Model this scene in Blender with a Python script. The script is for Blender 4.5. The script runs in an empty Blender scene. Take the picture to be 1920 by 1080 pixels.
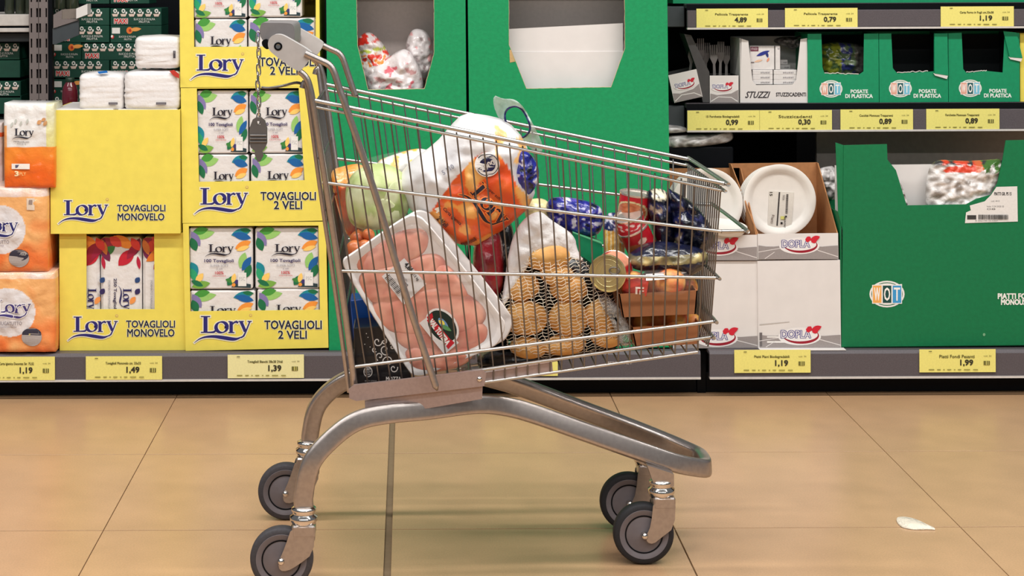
import bpy, math, random
from mathutils import Vector, Matrix, noise
from mathutils.geometry import tessellate_polygon
random.seed(7)
SC = bpy.context.scene
COL = SC.collection

# ------------------------------------------------------------------ camera, light, exposure
FOC, PX, PY, CAMZ, ROLL = 3400.0, 765.0, -52.0, 1.17, 0.0042
cam_data = bpy.data.cameras.new('camera')
cam = bpy.data.objects.new('camera', cam_data); COL.objects.link(cam)
cam_data.sensor_width = 36.0
cam_data.lens = FOC / 1920.0 * 36.0
cam_data.shift_x = (960 - PX) / 1920.0
cam_data.shift_y = (PY - 540) / 1920.0
cam_data.clip_end = 60
cam.location = (0, 0, CAMZ)
cam.rotation_euler = (math.pi / 2, ROLL, 0)
SC.camera = cam

world = bpy.data.worlds.new('world'); SC.world = world
world.use_nodes = True
wb = world.node_tree.nodes['Background']
wb.inputs[0].default_value = (0.90, 0.95, 1.0, 1); wb.inputs[1].default_value = 0.17

def ceiling_row(y, power, x=0.3):
    d = bpy.data.lights.new('ceiling_lamp', 'AREA'); d.shape = 'RECTANGLE'
    d.size = 7.0; d.size_y = 0.18; d.energy = power; d.color = (1.0, 0.975, 0.94)
    o = bpy.data.objects.new('ceiling_lamp', d); COL.objects.link(o)
    o.location = (x, y, 3.3)
ceiling_row(3.35, 185)
ceiling_row(1.2, 118)
ceiling_row(-1.4, 150)

SC.view_settings.view_transform = 'Standard'
SC.view_settings.look = 'None'
SC.view_settings.exposure = 0.0
SC.view_settings.gamma = 1.0
SC.view_settings.use_curve_mapping = False

# ------------------------------------------------------------------ helpers
def at(px, py, Z):
    u, v = px - PX, py - PY
    u, v = u - ROLL * v, v + ROLL * u
    return Vector((u * Z / FOC, Z, CAMZ - v * Z / FOC))

def lin(c):
    c = c / 255.0
    return c / 12.92 if c <= 0.04045 else ((c + 0.055) / 1.055) ** 2.4
def rgb(c): return (lin(c[0]), lin(c[1]), lin(c[2]), 1.0)

MATS = {}
def mat(name, color, rough=0.6, metal=0.0, var=0.05, scale=60.0, bump=0.0, bscale=None, spec=0.4, coat=0.0, alpha=1.0, color2=None, trans=0.0):
    if name in MATS: return MATS[name]
    m = bpy.data.materials.new(name); m.use_nodes = True
    nt = m.node_tree; b = nt.nodes['Principled BSDF']
    b.inputs['Roughness'].default_value = rough
    b.inputs['Metallic'].default_value = metal
    b.inputs['Specular IOR Level'].default_value = spec
    b.inputs['Coat Weight'].default_value = coat
    b.inputs['Coat Roughness'].default_value = 0.12
    b.inputs['Alpha'].default_value = alpha
    b.inputs['Transmission Weight'].default_value = trans
    tc = nt.nodes.new('ShaderNodeTexCoord')
    nz = nt.nodes.new('ShaderNodeTexNoise'); nz.inputs['Scale'].default_value = scale; nz.inputs['Detail'].default_value = 3
    nt.links.new(tc.outputs['Object'], nz.inputs['Vector'])
    rp = nt.nodes.new('ShaderNodeValToRGB')
    c = rgb(color)
    if color2 is None:
        rp.color_ramp.elements[0].color = tuple(max(0, x * (1 - var)) for x in c[:3]) + (1,)
        rp.color_ramp.elements[1].color = tuple(min(1, x * (1 + var)) for x in c[:3]) + (1,)
    else:
        rp.color_ramp.elements[0].color = c; rp.color_ramp.elements[1].color = rgb(color2)
    rp.color_ramp.elements[0].position = 0.35; rp.color_ramp.elements[1].position = 0.65
    nt.links.new(nz.outputs['Fac'], rp.inputs['Fac'])
    nt.links.new(rp.outputs['Color'], b.inputs['Base Color'])
    if bump > 0:
        n2 = nt.nodes.new('ShaderNodeTexNoise'); n2.inputs['Scale'].default_value = bscale or scale
        n2.inputs['Detail'].default_value = 4
        nt.links.new(tc.outputs['Object'], n2.inputs['Vector'])
        bp = nt.nodes.new('ShaderNodeBump'); bp.inputs['Strength'].default_value = bump; bp.inputs['Distance'].default_value = 0.01
        nt.links.new(n2.outputs['Fac'], bp.inputs['Height']); nt.links.new(bp.outputs['Normal'], b.inputs['Normal'])
    MATS[name] = m
    return m

def ink(c, rough=0.5):
    return mat('ink_%d_%d_%d_%d' % (c[0], c[1], c[2], int(rough * 100)), c, rough, var=0.03, scale=200)

def vmat(name, rough=0.3, bump=0.0, bscale=40, coat=0.0, alpha=1.0, spec=0.5):
    """printed plastic: colour comes from the print stored on the mesh"""
    if name in MATS: return MATS[name]
    m = bpy.data.materials.new(name); m.use_nodes = True
    nt = m.node_tree; b = nt.nodes['Principled BSDF']
    a = nt.nodes.new('ShaderNodeAttribute'); a.attribute_name = 'print_colour'
    nt.links.new(a.outputs['Color'], b.inputs['Base Color'])
    b.inputs['Roughness'].default_value = rough; b.inputs['Coat Weight'].default_value = coat
    b.inputs['Alpha'].default_value = alpha; b.inputs['Specular IOR Level'].default_value = spec
    b.inputs['Coat Roughness'].default_value = 0.1
    if bump > 0:
        tc = nt.nodes.new('ShaderNodeTexCoord')
        n2 = nt.nodes.new('ShaderNodeTexNoise'); n2.inputs['Scale'].default_value = bscale; n2.inputs['Detail'].default_value = 4
        nt.links.new(tc.outputs['Object'], n2.inputs['Vector'])
        bp = nt.nodes.new('ShaderNodeBump'); bp.inputs['Strength'].default_value = bump; bp.inputs['Distance'].default_value = 0.01
        nt.links.new(n2.outputs['Fac'], bp.inputs['Height']); nt.links.new(bp.outputs['Normal'], b.inputs['Normal'])
    MATS[name] = m
    return m

def tag(o, label=None, cat=None, group=None, kind=None):
    if label: o['label'] = label
    if cat: o['category'] = cat
    if group: o['group'] = group
    if kind: o['kind'] = kind
    return o

def empty(name, loc, label=None, cat=None, group=None, rot=(0, 0, 0), kind=None):
    o = bpy.data.objects.new(name, None); COL.objects.link(o)
    o.empty_display_size = 0.05
    o.location = loc; o.rotation_euler = rot
    return tag(o, label, cat, group, kind)

def link_mesh(name, me, parent=None, loc=(0, 0, 0)):
    o = bpy.data.objects.new(name, me); COL.objects.link(o)
    o.parent = parent; o.location = loc
    return o

class MB:
    def __init__(s): s.v = []; s.f = []; s.m = []; s.c = []; s.cur = 0; s.col = None
    def vert(s, p, c=None):
        s.v.append(tuple(p)); s.c.append(c); return len(s.v) - 1
    def face(s, idx): s.f.append(tuple(idx)); s.m.append(s.cur)
    def box(s, a, b, ch=0.0):
        x0, y0, z0 = a; x1, y1, z1 = b
        if ch <= 0:
            i = [s.vert(p) for p in ((x0,y0,z0),(x1,y0,z0),(x1,y1,z0),(x0,y1,z0),(x0,y0,z1),(x1,y0,z1),(x1,y1,z1),(x0,y1,z1))]
            for q in ((0,3,2,1),(4,5,6,7),(0,1,5,4),(1,2,6,5),(2,3,7,6),(3,0,4,7)): s.face([i[k] for k in q])
            return
        lo = (x0, y0, z0); hi = (x1, y1, z1)
        import itertools
        vid = {}
        for sx, sy, sz in itertools.product((0, 1), repeat=3):
            for ax in range(3):
                p = []
                for k, sg in enumerate((sx, sy, sz)):
                    e = hi[k] if sg else lo[k]
                    if k != ax: e += -ch if sg else ch
                    p.append(e)
                vid[(sx, sy, sz, ax)] = s.vert(p)
        def q(l, out):
            a_, b_, c_ = (Vector(s.v[l[0]]), Vector(s.v[l[1]]), Vector(s.v[l[2]]))
            if (b_ - a_).cross(c_ - a_).dot(Vector(out)) < 0: l = l[::-1]
            s.face(l)
        for ax in range(3):
            o1, o2 = [k for k in range(3) if k != ax]
            for sg in (0, 1):
                l = []
                for (p, r) in ((0,0),(1,0),(1,1),(0,1)):
                    t = [0,0,0]; t[ax] = sg; t[o1] = p; t[o2] = r
                    l.append(vid[(t[0],t[1],t[2],ax)])
                out = [0,0,0]; out[ax] = 1 if sg else -1
                q(l, out)
            for p in (0, 1):
                for r in (0, 1):
                    t0 = [0,0,0]; t0[o1] = p; t0[o2] = r; t1 = list(t0); t1[ax] = 1
                    out = [0,0,0]; out[o1] = 1 if p else -1; out[o2] = 1 if r else -1
                    q([vid[(*t0, o1)], vid[(*t0, o2)], vid[(*t1, o2)], vid[(*t1, o1)]], out)
        for t in itertools.product((0, 1), repeat=3):
            q([vid[(*t, 0)], vid[(*t, 1)], vid[(*t, 2)]], [1 if k else -1 for k in t])
    def plate(s, outer, holes=(), y0=0.0, y1=0.003):
        """outline in (x, z), extruded along y from y0 (front) to y1"""
        loops = [list(outer)] + [list(h) for h in holes]
        tris = tessellate_polygon([[Vector((p[0], p[1], 0)) for p in l] for l in loops])
        flat = [p for l in loops for p in l]
        base = len(s.v)
        for p in flat: s.vert((p[0], y0, p[1]))
        for p in flat: s.vert((p[0], y1, p[1]))
        n = len(flat)
        for t in tris:
            a, b, c = [flat[k] for k in t]
            cr = (b[0]-a[0])*(c[1]-a[1]) - (b[1]-a[1])*(c[0]-a[0])
            t = list(t) if cr > 0 else list(t)[::-1]
            s.face([base + k for k in t]); s.face([base + n + k for k in t[::-1]])
        off = 0
        for li, l in enumerate(loops):
            area = sum(l[k-1][0]*l[k][1] - l[k][0]*l[k-1][1] for k in range(len(l)))
            for k in range(len(l)):
                a, b = off + k, off + (k + 1) % len(l)
                q = [base + a, base + n + a, base + n + b, base + b]
                if (area > 0) != (li == 0): q = q[::-1]
                s.face(q)
            off += len(l)
    def tube(s, path, r, n=8, closed=False, ry=None, start=None, caps=True, sq=1.0):
        P = [Vector(p) for p in path]; N = len(P)
        ry = r if ry is None else ry
        T = []
        for i in range(N):
            if closed: t = P[(i+1) % N] - P[i-1]
            else: t = P[min(i+1, N-1)] - P[max(i-1, 0)]
            T.append(t.normalized())
        nrm = Vector(start) if start else (Vector((0,1,0)) if abs(T[0].y) < 0.9 else Vector((1,0,0)))
        rings = []
        for i in range(N):
            nrm = (nrm - T[i] * nrm.dot(T[i])).normalized()
            bi = T[i].cross(nrm)
            rr = r[i] if isinstance(r, (list, tuple)) else r
            rry = ry[i] if isinstance(ry, (list, tuple)) else ry
            sg = lambda x: math.copysign(abs(x)**sq, x)
            rings.append([s.vert(P[i] + nrm * rr * sg(math.cos(2*math.pi*k/n)) + bi * rry * sg(math.sin(2*math.pi*k/n))) for k in range(n)])
        M = N if closed else N - 1
        for i in range(M):
            A, B = rings[i], rings[(i+1) % N]
            for k in range(n): s.face((A[k], A[(k+1) % n], B[(k+1) % n], B[k]))
        if not closed and caps:
            s.face(rings[0][::-1]); s.face(rings[-1])
    def lathe(s, prof, n=32, axis='Z', org=(0,0,0), colfn=None):
        """profile of (radius, height)"""
        o = Vector(org); rings = []
        def P(r, h, a):
            c, d = r*math.cos(a), r*math.sin(a)
            if axis == 'Z': return o + Vector((c, d, h))
            if axis == 'Y': return o + Vector((c, h, -d))
            return o + Vector((h, c, d))
        for (r, h) in prof:
            if r < 1e-6: rings.append([s.vert(P(0, h, 0), colfn(0, h) if colfn else None)])
            else: rings.append([s.vert(P(r, h, 2*math.pi*k/n), colfn(2*math.pi*k/n, h) if colfn else None) for k in range(n)])
        for i in range(len(rings)-1):
            A, B = rings[i], rings[i+1]
            if len(A) == 1 and len(B) == 1: continue
            for k in range(n):
                j = (k+1) % n
                if len(A) == 1: s.face((A[0], B[j], B[k]))
                elif len(B) == 1: s.face((A[k], A[j], B[0]))
                else: s.face((A[k], A[j], B[j], B[k]))
    def mesh(s, name, mats, smooth=False):
        me = bpy.data.meshes.new(name)
        me.from_pydata(s.v, [], s.f)
        for m in (mats if isinstance(mats, (list, tuple)) else [mats]): me.materials.append(m)
        me.polygons.foreach_set('material_index', s.m)
        if smooth: me.polygons.foreach_set('use_smooth', [True] * len(s.f))
        if any(c is not None for c in s.c):
            at_ = me.attributes.new('print_colour', 'FLOAT_COLOR', 'POINT')
            buf = []
            for c in s.c: buf.extend(rgb(c if c is not None else (200,200,200)))
            at_.data.foreach_set('color', buf)
        me.update()
        return me
    def build(s, name, mats, parent=None, smooth=False, loc=(0,0,0), sharp=None):
        me = s.mesh(name, mats, smooth)
        if smooth and sharp:
            me.set_sharp_from_angle(angle=math.radians(sharp))
        return link_mesh(name, me, parent, loc)

def rel(root):
    """helper: pixel + distance -> point local to an unrotated root"""
    L = Vector(root.location)
    return lambda x, y, Z: at(x, y, Z) - L

def catmull(pts, sub=6, closed=False):
    P = [Vector(p) for p in pts]; out = []; N = len(P)
    for i in range(N if closed else N - 1):
        p0 = P[i-1] if (i > 0 or closed) else P[0]
        p1 = P[i]; p2 = P[(i+1) % N]
        p3 = P[(i+2) % N] if (closed or i + 2 < N) else P[-1]
        for k in range(sub):
            t = k / sub
            out.append(0.5 * ((2*p1) + (p2-p0)*t + (2*p0-5*p1+4*p2-p3)*t*t + (3*p1-p0-3*p2+p3)*t*t*t))
    if not closed: out.append(P[-1])
    return out

def chaikin(pts, it=2):
    P = [tuple(p) for p in pts]
    for _ in range(it):
        Q = []
        for i in range(len(P)):
            a, b = P[i], P[(i+1) % len(P)]
            Q.append((a[0]*.75+b[0]*.25, a[1]*.75+b[1]*.25)); Q.append((a[0]*.25+b[0]*.75, a[1]*.25+b[1]*.75))
        P = Q
    return P

def inpoly(x, y, P):
    r = False; j = len(P) - 1
    for i in range(len(P)):
        if (P[i][1] > y) != (P[j][1] > y) and x < (P[j][0]-P[i][0])*(y-P[i][1])/(P[j][1]-P[i][1])+P[i][0]: r = not r
        j = i
    return r

# ---- flat print -------------------------------------------------------------
TXT = {}
def text_geo(s, bold=0.0):
    k = (s, bold)
    if k not in TXT:
        c = bpy.data.curves.new('text', 'FONT'); c.body = s; c.resolution_u = 2; c.offset = bold; c.fill_mode = 'FRONT'
        o = bpy.data.objects.new('text', c); COL.objects.link(o)
        me = bpy.data.meshes.new_from_object(o)
        V = [(v.co.x, v.co.y) for v in me.vertices]; F = [tuple(p.vertices) for p in me.polygons]
        bpy.data.objects.remove(o); bpy.data.curves.remove(c); bpy.data.meshes.remove(me)
        xs = [p[0] for p in V]; ys = [p[1] for p in V]
        x0, x1, y0, y1 = min(xs), max(xs), min(ys), max(ys)
        TXT[k] = ([((p[0]-x0)/(x1-x0), (p[1]-y0)/(y1-y0)) for p in V], F, (x1-x0)/(y1-y0))
    return TXT[k]

LORY = [  # brush strokes of the script logo: (x, y, width)
    [(324,95,14),(324,163,14)], [(304,95,4),(344,95,4)], [(304,163,4),(340,163,5),(358,162,7),(366,156,6),(368,144,2)],
    'O', [(434,116,12),(434,163,12)], [(422,164,4),(448,164,4)], [(422,117,4),(434,117,4)], [(438,130,4),(447,120,6),(456,117,8),(464,122,7)],
    [(476,117,11),(495,160,11)], [(514,117,5),(497,160,5),(488,178,6),(476,187,4)], [(466,116,4),(488,116,4)], [(504,116,4),(522,116,4)],
    [(276,208,1.5),(298,192,4),(325,183,7),(360,181,10),(400,186,13),(440,192,12),(462,190,7),(484,180,2)]]

class Print:
    def __init__(s, host, name='printed_artwork', base=0.0008):
        s.h = host; s.mb = MB(); s.mats = []; s.idx = {}; s.off = base; s.name = name
    def _m(s, c, rough=0.5):
        m = ink(c, rough)
        if m.name not in s.idx: s.idx[m.name] = len(s.mats); s.mats.append(m)
        s.mb.cur = s.idx[m.name]
        s.off += 0.00007
    def pts(s, P, faces):
        b = [s.mb.vert(s.h.map(p[0], p[1], s.off)) for p in P]
        for f in faces: s.mb.face([b[k] for k in f])
    def poly(s, P, c, rough=0.5):
        s._m(c, rough); P = list(P)
        a = sum(P[k-1][0]*P[k][1]-P[k][0]*P[k-1][1] for k in range(len(P)))
        if a > 0: P = P[::-1]
        t = tessellate_polygon([[Vector((p[0], p[1], 0)) for p in P]])
        F = []
        for q in t:
            A, B, C = [P[k] for k in q]
            cr = (B[0]-A[0])*(C[1]-A[1])-(B[1]-A[1])*(C[0]-A[0])
            F.append(list(q) if cr < 0 else list(q)[::-1])
        s.pts(P, F)
    def rect(s, x0, y0, x1, y1, c): s.poly([(x0,y0),(x1,y0),(x1,y1),(x0,y1)], c)
    def ell(s, cx, cy, rx, ry, c, n=28, ang=0, a0=0, a1=2*math.pi):
        ca, sa = math.cos(ang), math.sin(ang); P = []
        for k in range(n):
            a = a0 + (a1-a0)*k/(n if a1-a0 > 6.28 else n-1)
            u, v = rx*math.cos(a), ry*math.sin(a); P.append((cx+u*ca-v*sa, cy+u*sa+v*ca))
        s.poly(P, c)
    def text(s, t, x0, y0, x1, y1, c, bold=0.0, ang=0.0, shear=0.0):
        V, F, _ = text_geo(t); s._m(c)
        cx, cy = (x0+x1)/2, (y0+y1)/2; ca, sa = math.cos(ang), math.sin(ang)
        q = bold*(y1-y0)*1.25
        for (ox, oy) in ([(0,0)] if bold <= 0 else [(q,q),(-q,q),(q,-q),(-q,-q)]+([(q*1.3,0),(-q*1.3,0)] if bold > .05 else [])):
            P = []
            for (u, v) in V:
                dx, dy = x0+u*(x1-x0)-cx+ox+shear*(v-.5)*(y1-y0), y1-v*(y1-y0)-cy+oy
                P.append((cx+dx*ca-dy*sa, cy+dx*sa+dy*ca))
            s.pts(P, F); s.off += 0.00003
    def stroke(s, P, c, extra=0.0, fresh=True):
        if fresh: s._m(c)
        if isinstance(s.h, Bag):
            D = []
            for k in range(len(P)-1):
                m = max(1, int(math.hypot(P[k+1][0]-P[k][0], P[k+1][1]-P[k][1])/4))
                D += [tuple(P[k][q]+(P[k+1][q]-P[k][q])*j/m for q in range(3)) for j in range(m)]
            P = D+[P[-1]]
        n = len(P); L = []; R = []
        for i in range(n):
            a = P[max(i-1,0)]; b = P[min(i+1,n-1)]
            dx, dy = b[0]-a[0], b[1]-a[1]; d = math.hypot(dx, dy) or 1
            w = P[i][2]/2+extra; x, y = P[i][0], P[i][1]
            if extra and i == 0: x -= dx/d*extra; y -= dy/d*extra
            if extra and i == n-1: x += dx/d*extra; y += dy/d*extra
            L.append((x-dy/d*w, y+dx/d*w)); R.append((x+dy/d*w, y-dx/d*w))
        Q = L + R; s.off += 0.000015
        s.pts(Q, [(i, i+1, n+i+1, n+i) for i in range(n-1)])
    def lory(s, x0, y0, x1, y1, c, outline=None, ang=0.0):
        sx, sy = (x1-x0)/247.0, (y1-y0)/115.0
        cx, cy = (x0+x1)/2, (y0+y1)/2; ca, sa = math.cos(ang), math.sin(ang)
        def tr(p, w):
            dx, dy = x0+(p[0]-275)*sx-cx, y0+(p[1]-94)*sy-cy
            return (cx+dx*ca-dy*sa, cy+dx*sa+dy*ca, w*1.22*(sx+sy)/2)
        for ps in ((1, 0) if outline else (0,)):
            s._m(outline if ps else c)
            for st in LORY:
                if st == 'O':
                    st = []
                    for k in range(25):
                        a = 2*math.pi*k/24
                        st.append((393+24*math.cos(a), 141+23*math.sin(a), 4+9*abs(math.cos(a+0.3))**1.5))
                elif len(st) > 4:
                    cc = catmull([Vector(q) for q in st], 4); st = [tuple(q) for q in cc]
                s.stroke([tr(q, q[2]) for q in st], None, 4.5*(sx+sy)/2 if ps else 0, fresh=False)
    def leaf(s, x0, y0, x1, y1, w, c, vein=None):
        w *= 1.25
        dx, dy = x1-x0, y1-y0; d = math.hypot(dx, dy) or 1; nx, ny = -dy/d, dx/d
        P = []; n = 7
        for k in range(n+1):
            t = k/n; P.append((x0+dx*t+nx*w*math.sin(math.pi*t)**.8, y0+dy*t+ny*w*math.sin(math.pi*t)**.8))
        for k in range(n-1, 0, -1):
            t = k/n; P.append((x0+dx*t-nx*w*math.sin(math.pi*t)**.8, y0+dy*t-ny*w*math.sin(math.pi*t)**.8))
        s.poly(P, c)
        if vein: s.stroke([(x0,y0,.8),(x0+dx*.9,y0+dy*.9,.3)], vein)
    def build(s, parent=None):
        o = s.mb.build(s.name, s.mats, parent or s.h.root)
        return o

SEATS = [0.128, at(1600, 6, 5.25).z, at(1600, 193, 5.25).z]
class Face:
    """front plane of an upright thing given by its pixel rectangle at distance Z"""
    def __init__(s, name, x0, y0, x1, y1, Z, label, cat, group=None, lean=ROLL, yaw=0.0):
        s.S = Z/FOC; s.xr = (x0+x1)/2; s.yr = y1; s.Z = Z
        s.w = (x1-x0)*s.S; s.h = (y1-y0)*s.S
        s.th = -(lean-ROLL); s.yf = 0.0
        loc = at(s.xr, s.yr, Z)
        if Z > 4.9 and name != 'price_label' and 'napkin_pack' not in name:
            for zz in SEATS:
                if abs(loc.z-zz) < 0.014: loc.z = zz+0.0006+abs(s.th)*s.w/2
        s.root = empty(name, loc, label, cat, group, (0, s.th, yaw))
    def uv(s, px, py):
        u, v = (px-s.xr)*s.S, (py-s.yr)*s.S
        u, v = u-ROLL*v, v+ROLL*u
        v = -v; c, d = math.cos(s.th), math.sin(s.th)
        return (u*c-v*d, u*d+v*c)
    def map(s, px, py, off):
        u, v = s.uv(px, py); return Vector((u, s.yf-off, v))
    def P(s, pts): return [s.uv(*p) for p in pts]

def shell(f, depth, m, t=0.003, top=True, front=None, holes=(), inner=None, ch=0.0, front_mat=None, back=True):
    """carton of a front panel (outline in local x, z) and a body of side, bottom, back and top walls"""
    w, h = f.w/2, f.h
    b = MB()
    b.box((-w, t, 0), (-w+t, depth, h)); b.box((w-t, t, 0), (w, depth, h))
    b.box((-w+t, t, 0), (w-t, depth, t))
    if back: b.box((-w+t, depth-t, t), (w-t, depth, h))
    if top: b.box((-w+t, t, h-t), (w-t, depth-t, h))
    b.build('body', m, f.root)
    p = MB(); p.plate(front or [(-w,0),(w,0),(w,h),(-w,h)], holes, 0, t)
    return p.build('front_panel', front_mat or m, f.root)

class Bag:
    """soft inflated pack: outline in pixels at distance Z, half thickness t"""
    def __init__(s, name, outline, Z, t, label=None, cat=None, group=None, material=None, col=None, rings=16, seg=72, amp=0.004, freq=30, smooth=2,
                 power=2.2, q=2.0, parent=None, seed=0, center=None, fold=0.0, make=True):
        O = chaikin(outline, smooth) if smooth else list(outline)
        per = [math.hypot(O[k][0]-O[k-1][0], O[k][1]-O[k-1][1]) for k in range(len(O))]
        tot = sum(per[1:])+per[0]; R = []; k = 0; acc = 0.0
        seglen = [math.hypot(O[(i+1)%len(O)][0]-O[i][0], O[(i+1)%len(O)][1]-O[i][1]) for i in range(len(O))]
        for n in range(seg):
            d = tot*n/seg
            while acc+seglen[k] < d and k < len(O)-1: acc += seglen[k]; k += 1
            f = (d-acc)/max(seglen[k], 1e-6); a, b = O[k], O[(k+1)%len(O)]
            R.append((a[0]+(b[0]-a[0])*f, a[1]+(b[1]-a[1])*f))
        s.R = R; s.Z = Z; s.t = t; s.amp = amp; s.freq = freq; s.pw = power; s.q = q; s.seed = seed; s.fold = fold
        s.c = center or (sum(p[0] for p in R)/seg, sum(p[1] for p in R)/seg)
        ymax = max(p[1] for p in R)
        s.base = at(s.c[0], ymax, Z) if parent is None else Vector(parent.location)
        if not make: s.root = parent; return
        mb = MB(); ids = {}
        for side in (-1, 1):
            for i in range(rings+1):
                r = i/rings
                if side == 1 and i == rings: continue
                for j in range(seg if i else 1):
                    px, py = s.c[0]+(R[j][0]-s.c[0])*r, s.c[1]+(R[j][1]-s.c[1])*r
                    ids[(side,i,j)] = mb.vert(s._pt(px, py, r, side), col(px, py) if col else None)
        g = lambda side,i,j: ids[(side if i < rings else -1, i, (j % seg) if i else 0)]
        for side in (-1, 1):
            for i in range(rings):
                for j in range(seg):
                    if i == 0: q_ = [g(side,0,0), g(side,1,j), g(side,1,j+1)]
                    else: q_ = [g(side,i,j), g(side,i+1,j), g(side,i+1,j+1), g(side,i,j+1)]
                    mb.face(q_ if side == 1 else q_[::-1])
        area = sum(R[k-1][0]*R[k][1]-R[k][0]*R[k-1][1] for k in range(seg))
        if area > 0: pass
        else: mb.f = [tuple(f[::-1]) for f in mb.f]
        s.ob = mb.build(name, material, parent, True, s.base if parent is None else (0,0,0))
        s.root = s.ob if parent is None else parent
        tag(s.ob, label, cat, group)
    def _pt(s, px, py, r, side):
        w = at(px, py, s.Z)
        prof = max(0.0, 1-r**s.pw)**(1/s.q)
        n = noise.noise(Vector((w.x*s.freq, s.seed*7.3+side*3, w.z*s.freq)))+0.5*noise.noise(Vector((w.x*s.freq*2.3, s.seed*3.1+side, w.z*s.freq*2.3)))
        if s.fold:
            f = noise.noise(Vector((w.x*s.freq*.7+9, s.seed, w.z*s.freq*.7))); n += s.fold*(1-abs(f)*4)
        w.y = s.Z+side*(s.t*prof)+s.amp*n*min(1, prof*1.5)
        return w-s.base
    def map(s, px, py, off):
        dx, dy = px-s.c[0], py-s.c[1]; d = math.hypot(dx, dy)
        r = 0.0
        if d > 1e-6:
            ux, uy = dx/d, dy/d; best = 1e9; n = len(s.R)
            for k in range(n):
                a, b = s.R[k-1], s.R[k]
                ex, ey = b[0]-a[0], b[1]-a[1]; den = ux*ey-uy*ex
                if abs(den) < 1e-9: continue
                ax, ay = a[0]-s.c[0], a[1]-s.c[1]
                tt = (ax*ey-ay*ex)/den; uu = (ax*uy-ay*ux)/den
                if tt > 0 and -1e-6 <= uu <= 1+1e-6: best = min(best, tt)
            r = min(0.999, d/best)
        p = s._pt(px, py, r, -1); p.y -= off+0.0008
        return p

# ------------------------------------------------------------------ materials
M_grey = mat('shelf_grey_enamel', (88,82,86), 0.42, 0.0, 0.12, 400)
M_dark = mat('shelf_black_enamel', (7,10,15), 0.5, 0.0, 0.1, 50, spec=0.12)
M_strip = mat('white_edge_strip', (205,200,195), 0.4)
M_upright = mat('upright_grey_enamel', (118,108,106), 0.5, var=0.06, scale=300)
M_yellow = mat('yellow_carton_board', (235,217,94), 0.55, var=0.03, scale=30, bump=0.04, bscale=60)
M_green = mat('green_carton_board', (6,142,86), 0.55, var=0.06, scale=90, bump=0.06, bscale=120)
M_wot = mat('deep_green_carton_board', (0,112,66), 0.55, var=0.05, scale=90, bump=0.05, bscale=90)
M_lgreen = mat('emerald_carton_board', (0,138,92), 0.55, var=0.05, scale=90)
M_bgreen = mat('bottle_green_carton_board', (8,66,50), 0.55, var=0.08, scale=50)
M_white = mat('white_carton_board', (222,217,214), 0.6, var=0.02, scale=20)
M_inner = mat('grey_liner_board', (176,165,160), 0.7, var=0.03, scale=120)
M_brown = mat('brown_corrugated_board', (176,122,78), 0.75, var=0.06, scale=80)
M_rail = mat('chromed_rail', (192,190,187), 0.36, 1.0, var=0.04, scale=60)
M_wire = mat('chromed_wire', (128,126,126), 0.38, 1.0, var=0.04, scale=60)
M_tubem = mat('brushed_zinc_tube', (172,164,160), 0.30, 0.85, var=0.06, scale=120)
M_plate = mat('zinc_bracket_plate', (170,150,145), 0.45, 0.45, var=0.05, scale=200)
M_chrome = mat('bright_chrome', (215,210,205), 0.12, 1.0, var=0.03)
M_plastic = mat('light_grey_plastic', (188,184,182), 0.42, var=0.03)
M_dplastic = mat('mid_grey_plastic', (128,124,124), 0.45, var=0.04)
M_rubber = mat('grey_rubber_tread', (62,60,64), 0.7, var=0.1, scale=200)
M_rubberd = mat('black_rubber_tread', (34,34,38), 0.7, var=0.1, scale=200)
M_hub = mat('grey_wheel_disc', (108,102,106), 0.5, var=0.05)
M_film = mat('clear_plastic_film', (240,240,240), 0.08, alpha=0.055, spec=1.0, bump=0.6, bscale=60)
M_film2 = mat('milky_plastic_film', (215,225,220), 0.25, alpha=0.42, spec=0.6, bump=0.3, bscale=50)
VM = vmat('printed_glossy_film', 0.22, 0.25, 70, 0.3)
VMs = vmat('printed_soft_film', 0.35, 0.18, 40, 0.1)
VMd = vmat('printed_matt_film', 0.5, 0.1, 60)
M_foil = vmat('crumpled_cellophane', 0.2, 0.4, 50, 0.4)

# ------------------------------------------------------------------ floor
M_tile = mat('beige_porcelain_tile', (189,151,114), 0.30, var=0.05, scale=9, bump=0.015, bscale=300, spec=0.45)
nt = M_tile.node_tree     # fine speckle over the broad tone
tcn = [n for n in nt.nodes if n.type == 'TEX_COORD'][0]; bs = nt.nodes['Principled BSDF']
sp = nt.nodes.new('ShaderNodeTexNoise'); sp.inputs['Scale'].default_value = 260; sp.inputs['Detail'].default_value = 2
nt.links.new(tcn.outputs['Object'], sp.inputs['Vector'])
mx = nt.nodes.new('ShaderNodeMix'); mx.data_type = 'RGBA'; mx.blend_type = 'OVERLAY'; mx.inputs[0].default_value = 0.22
old = bs.inputs['Base Color'].links[0].from_socket
nt.links.new(old, mx.inputs[6]); nt.links.new(sp.outputs['Fac'], mx.inputs[7]); nt.links.new(mx.outputs[2], bs.inputs['Base Color'])
M_grout = mat('dark_grout', (122,102,78), 0.8)
floor = MB(); floor.box((-5, -2.5, -0.06), (6, 8, -0.004))
floor = tag(floor.build('floor', M_grout), kind='structure')
bw = MB(); bw.box((-5, 6.3, -0.05), (6, 6.4, 3.4)); tag(bw.build('wall_back', mat('dark_wall_paint', (40,42,44), 0.7)), kind='structure')
XJ = -0.045
def tile_mesh(w):
    b = MB(); b.box((0, 0, -0.012), (w, 0.5965, 0), 0.0003); return b.mesh('tile', M_tile)
tm, tmw = tile_mesh(0.598), tile_mesh(0.591)
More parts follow.
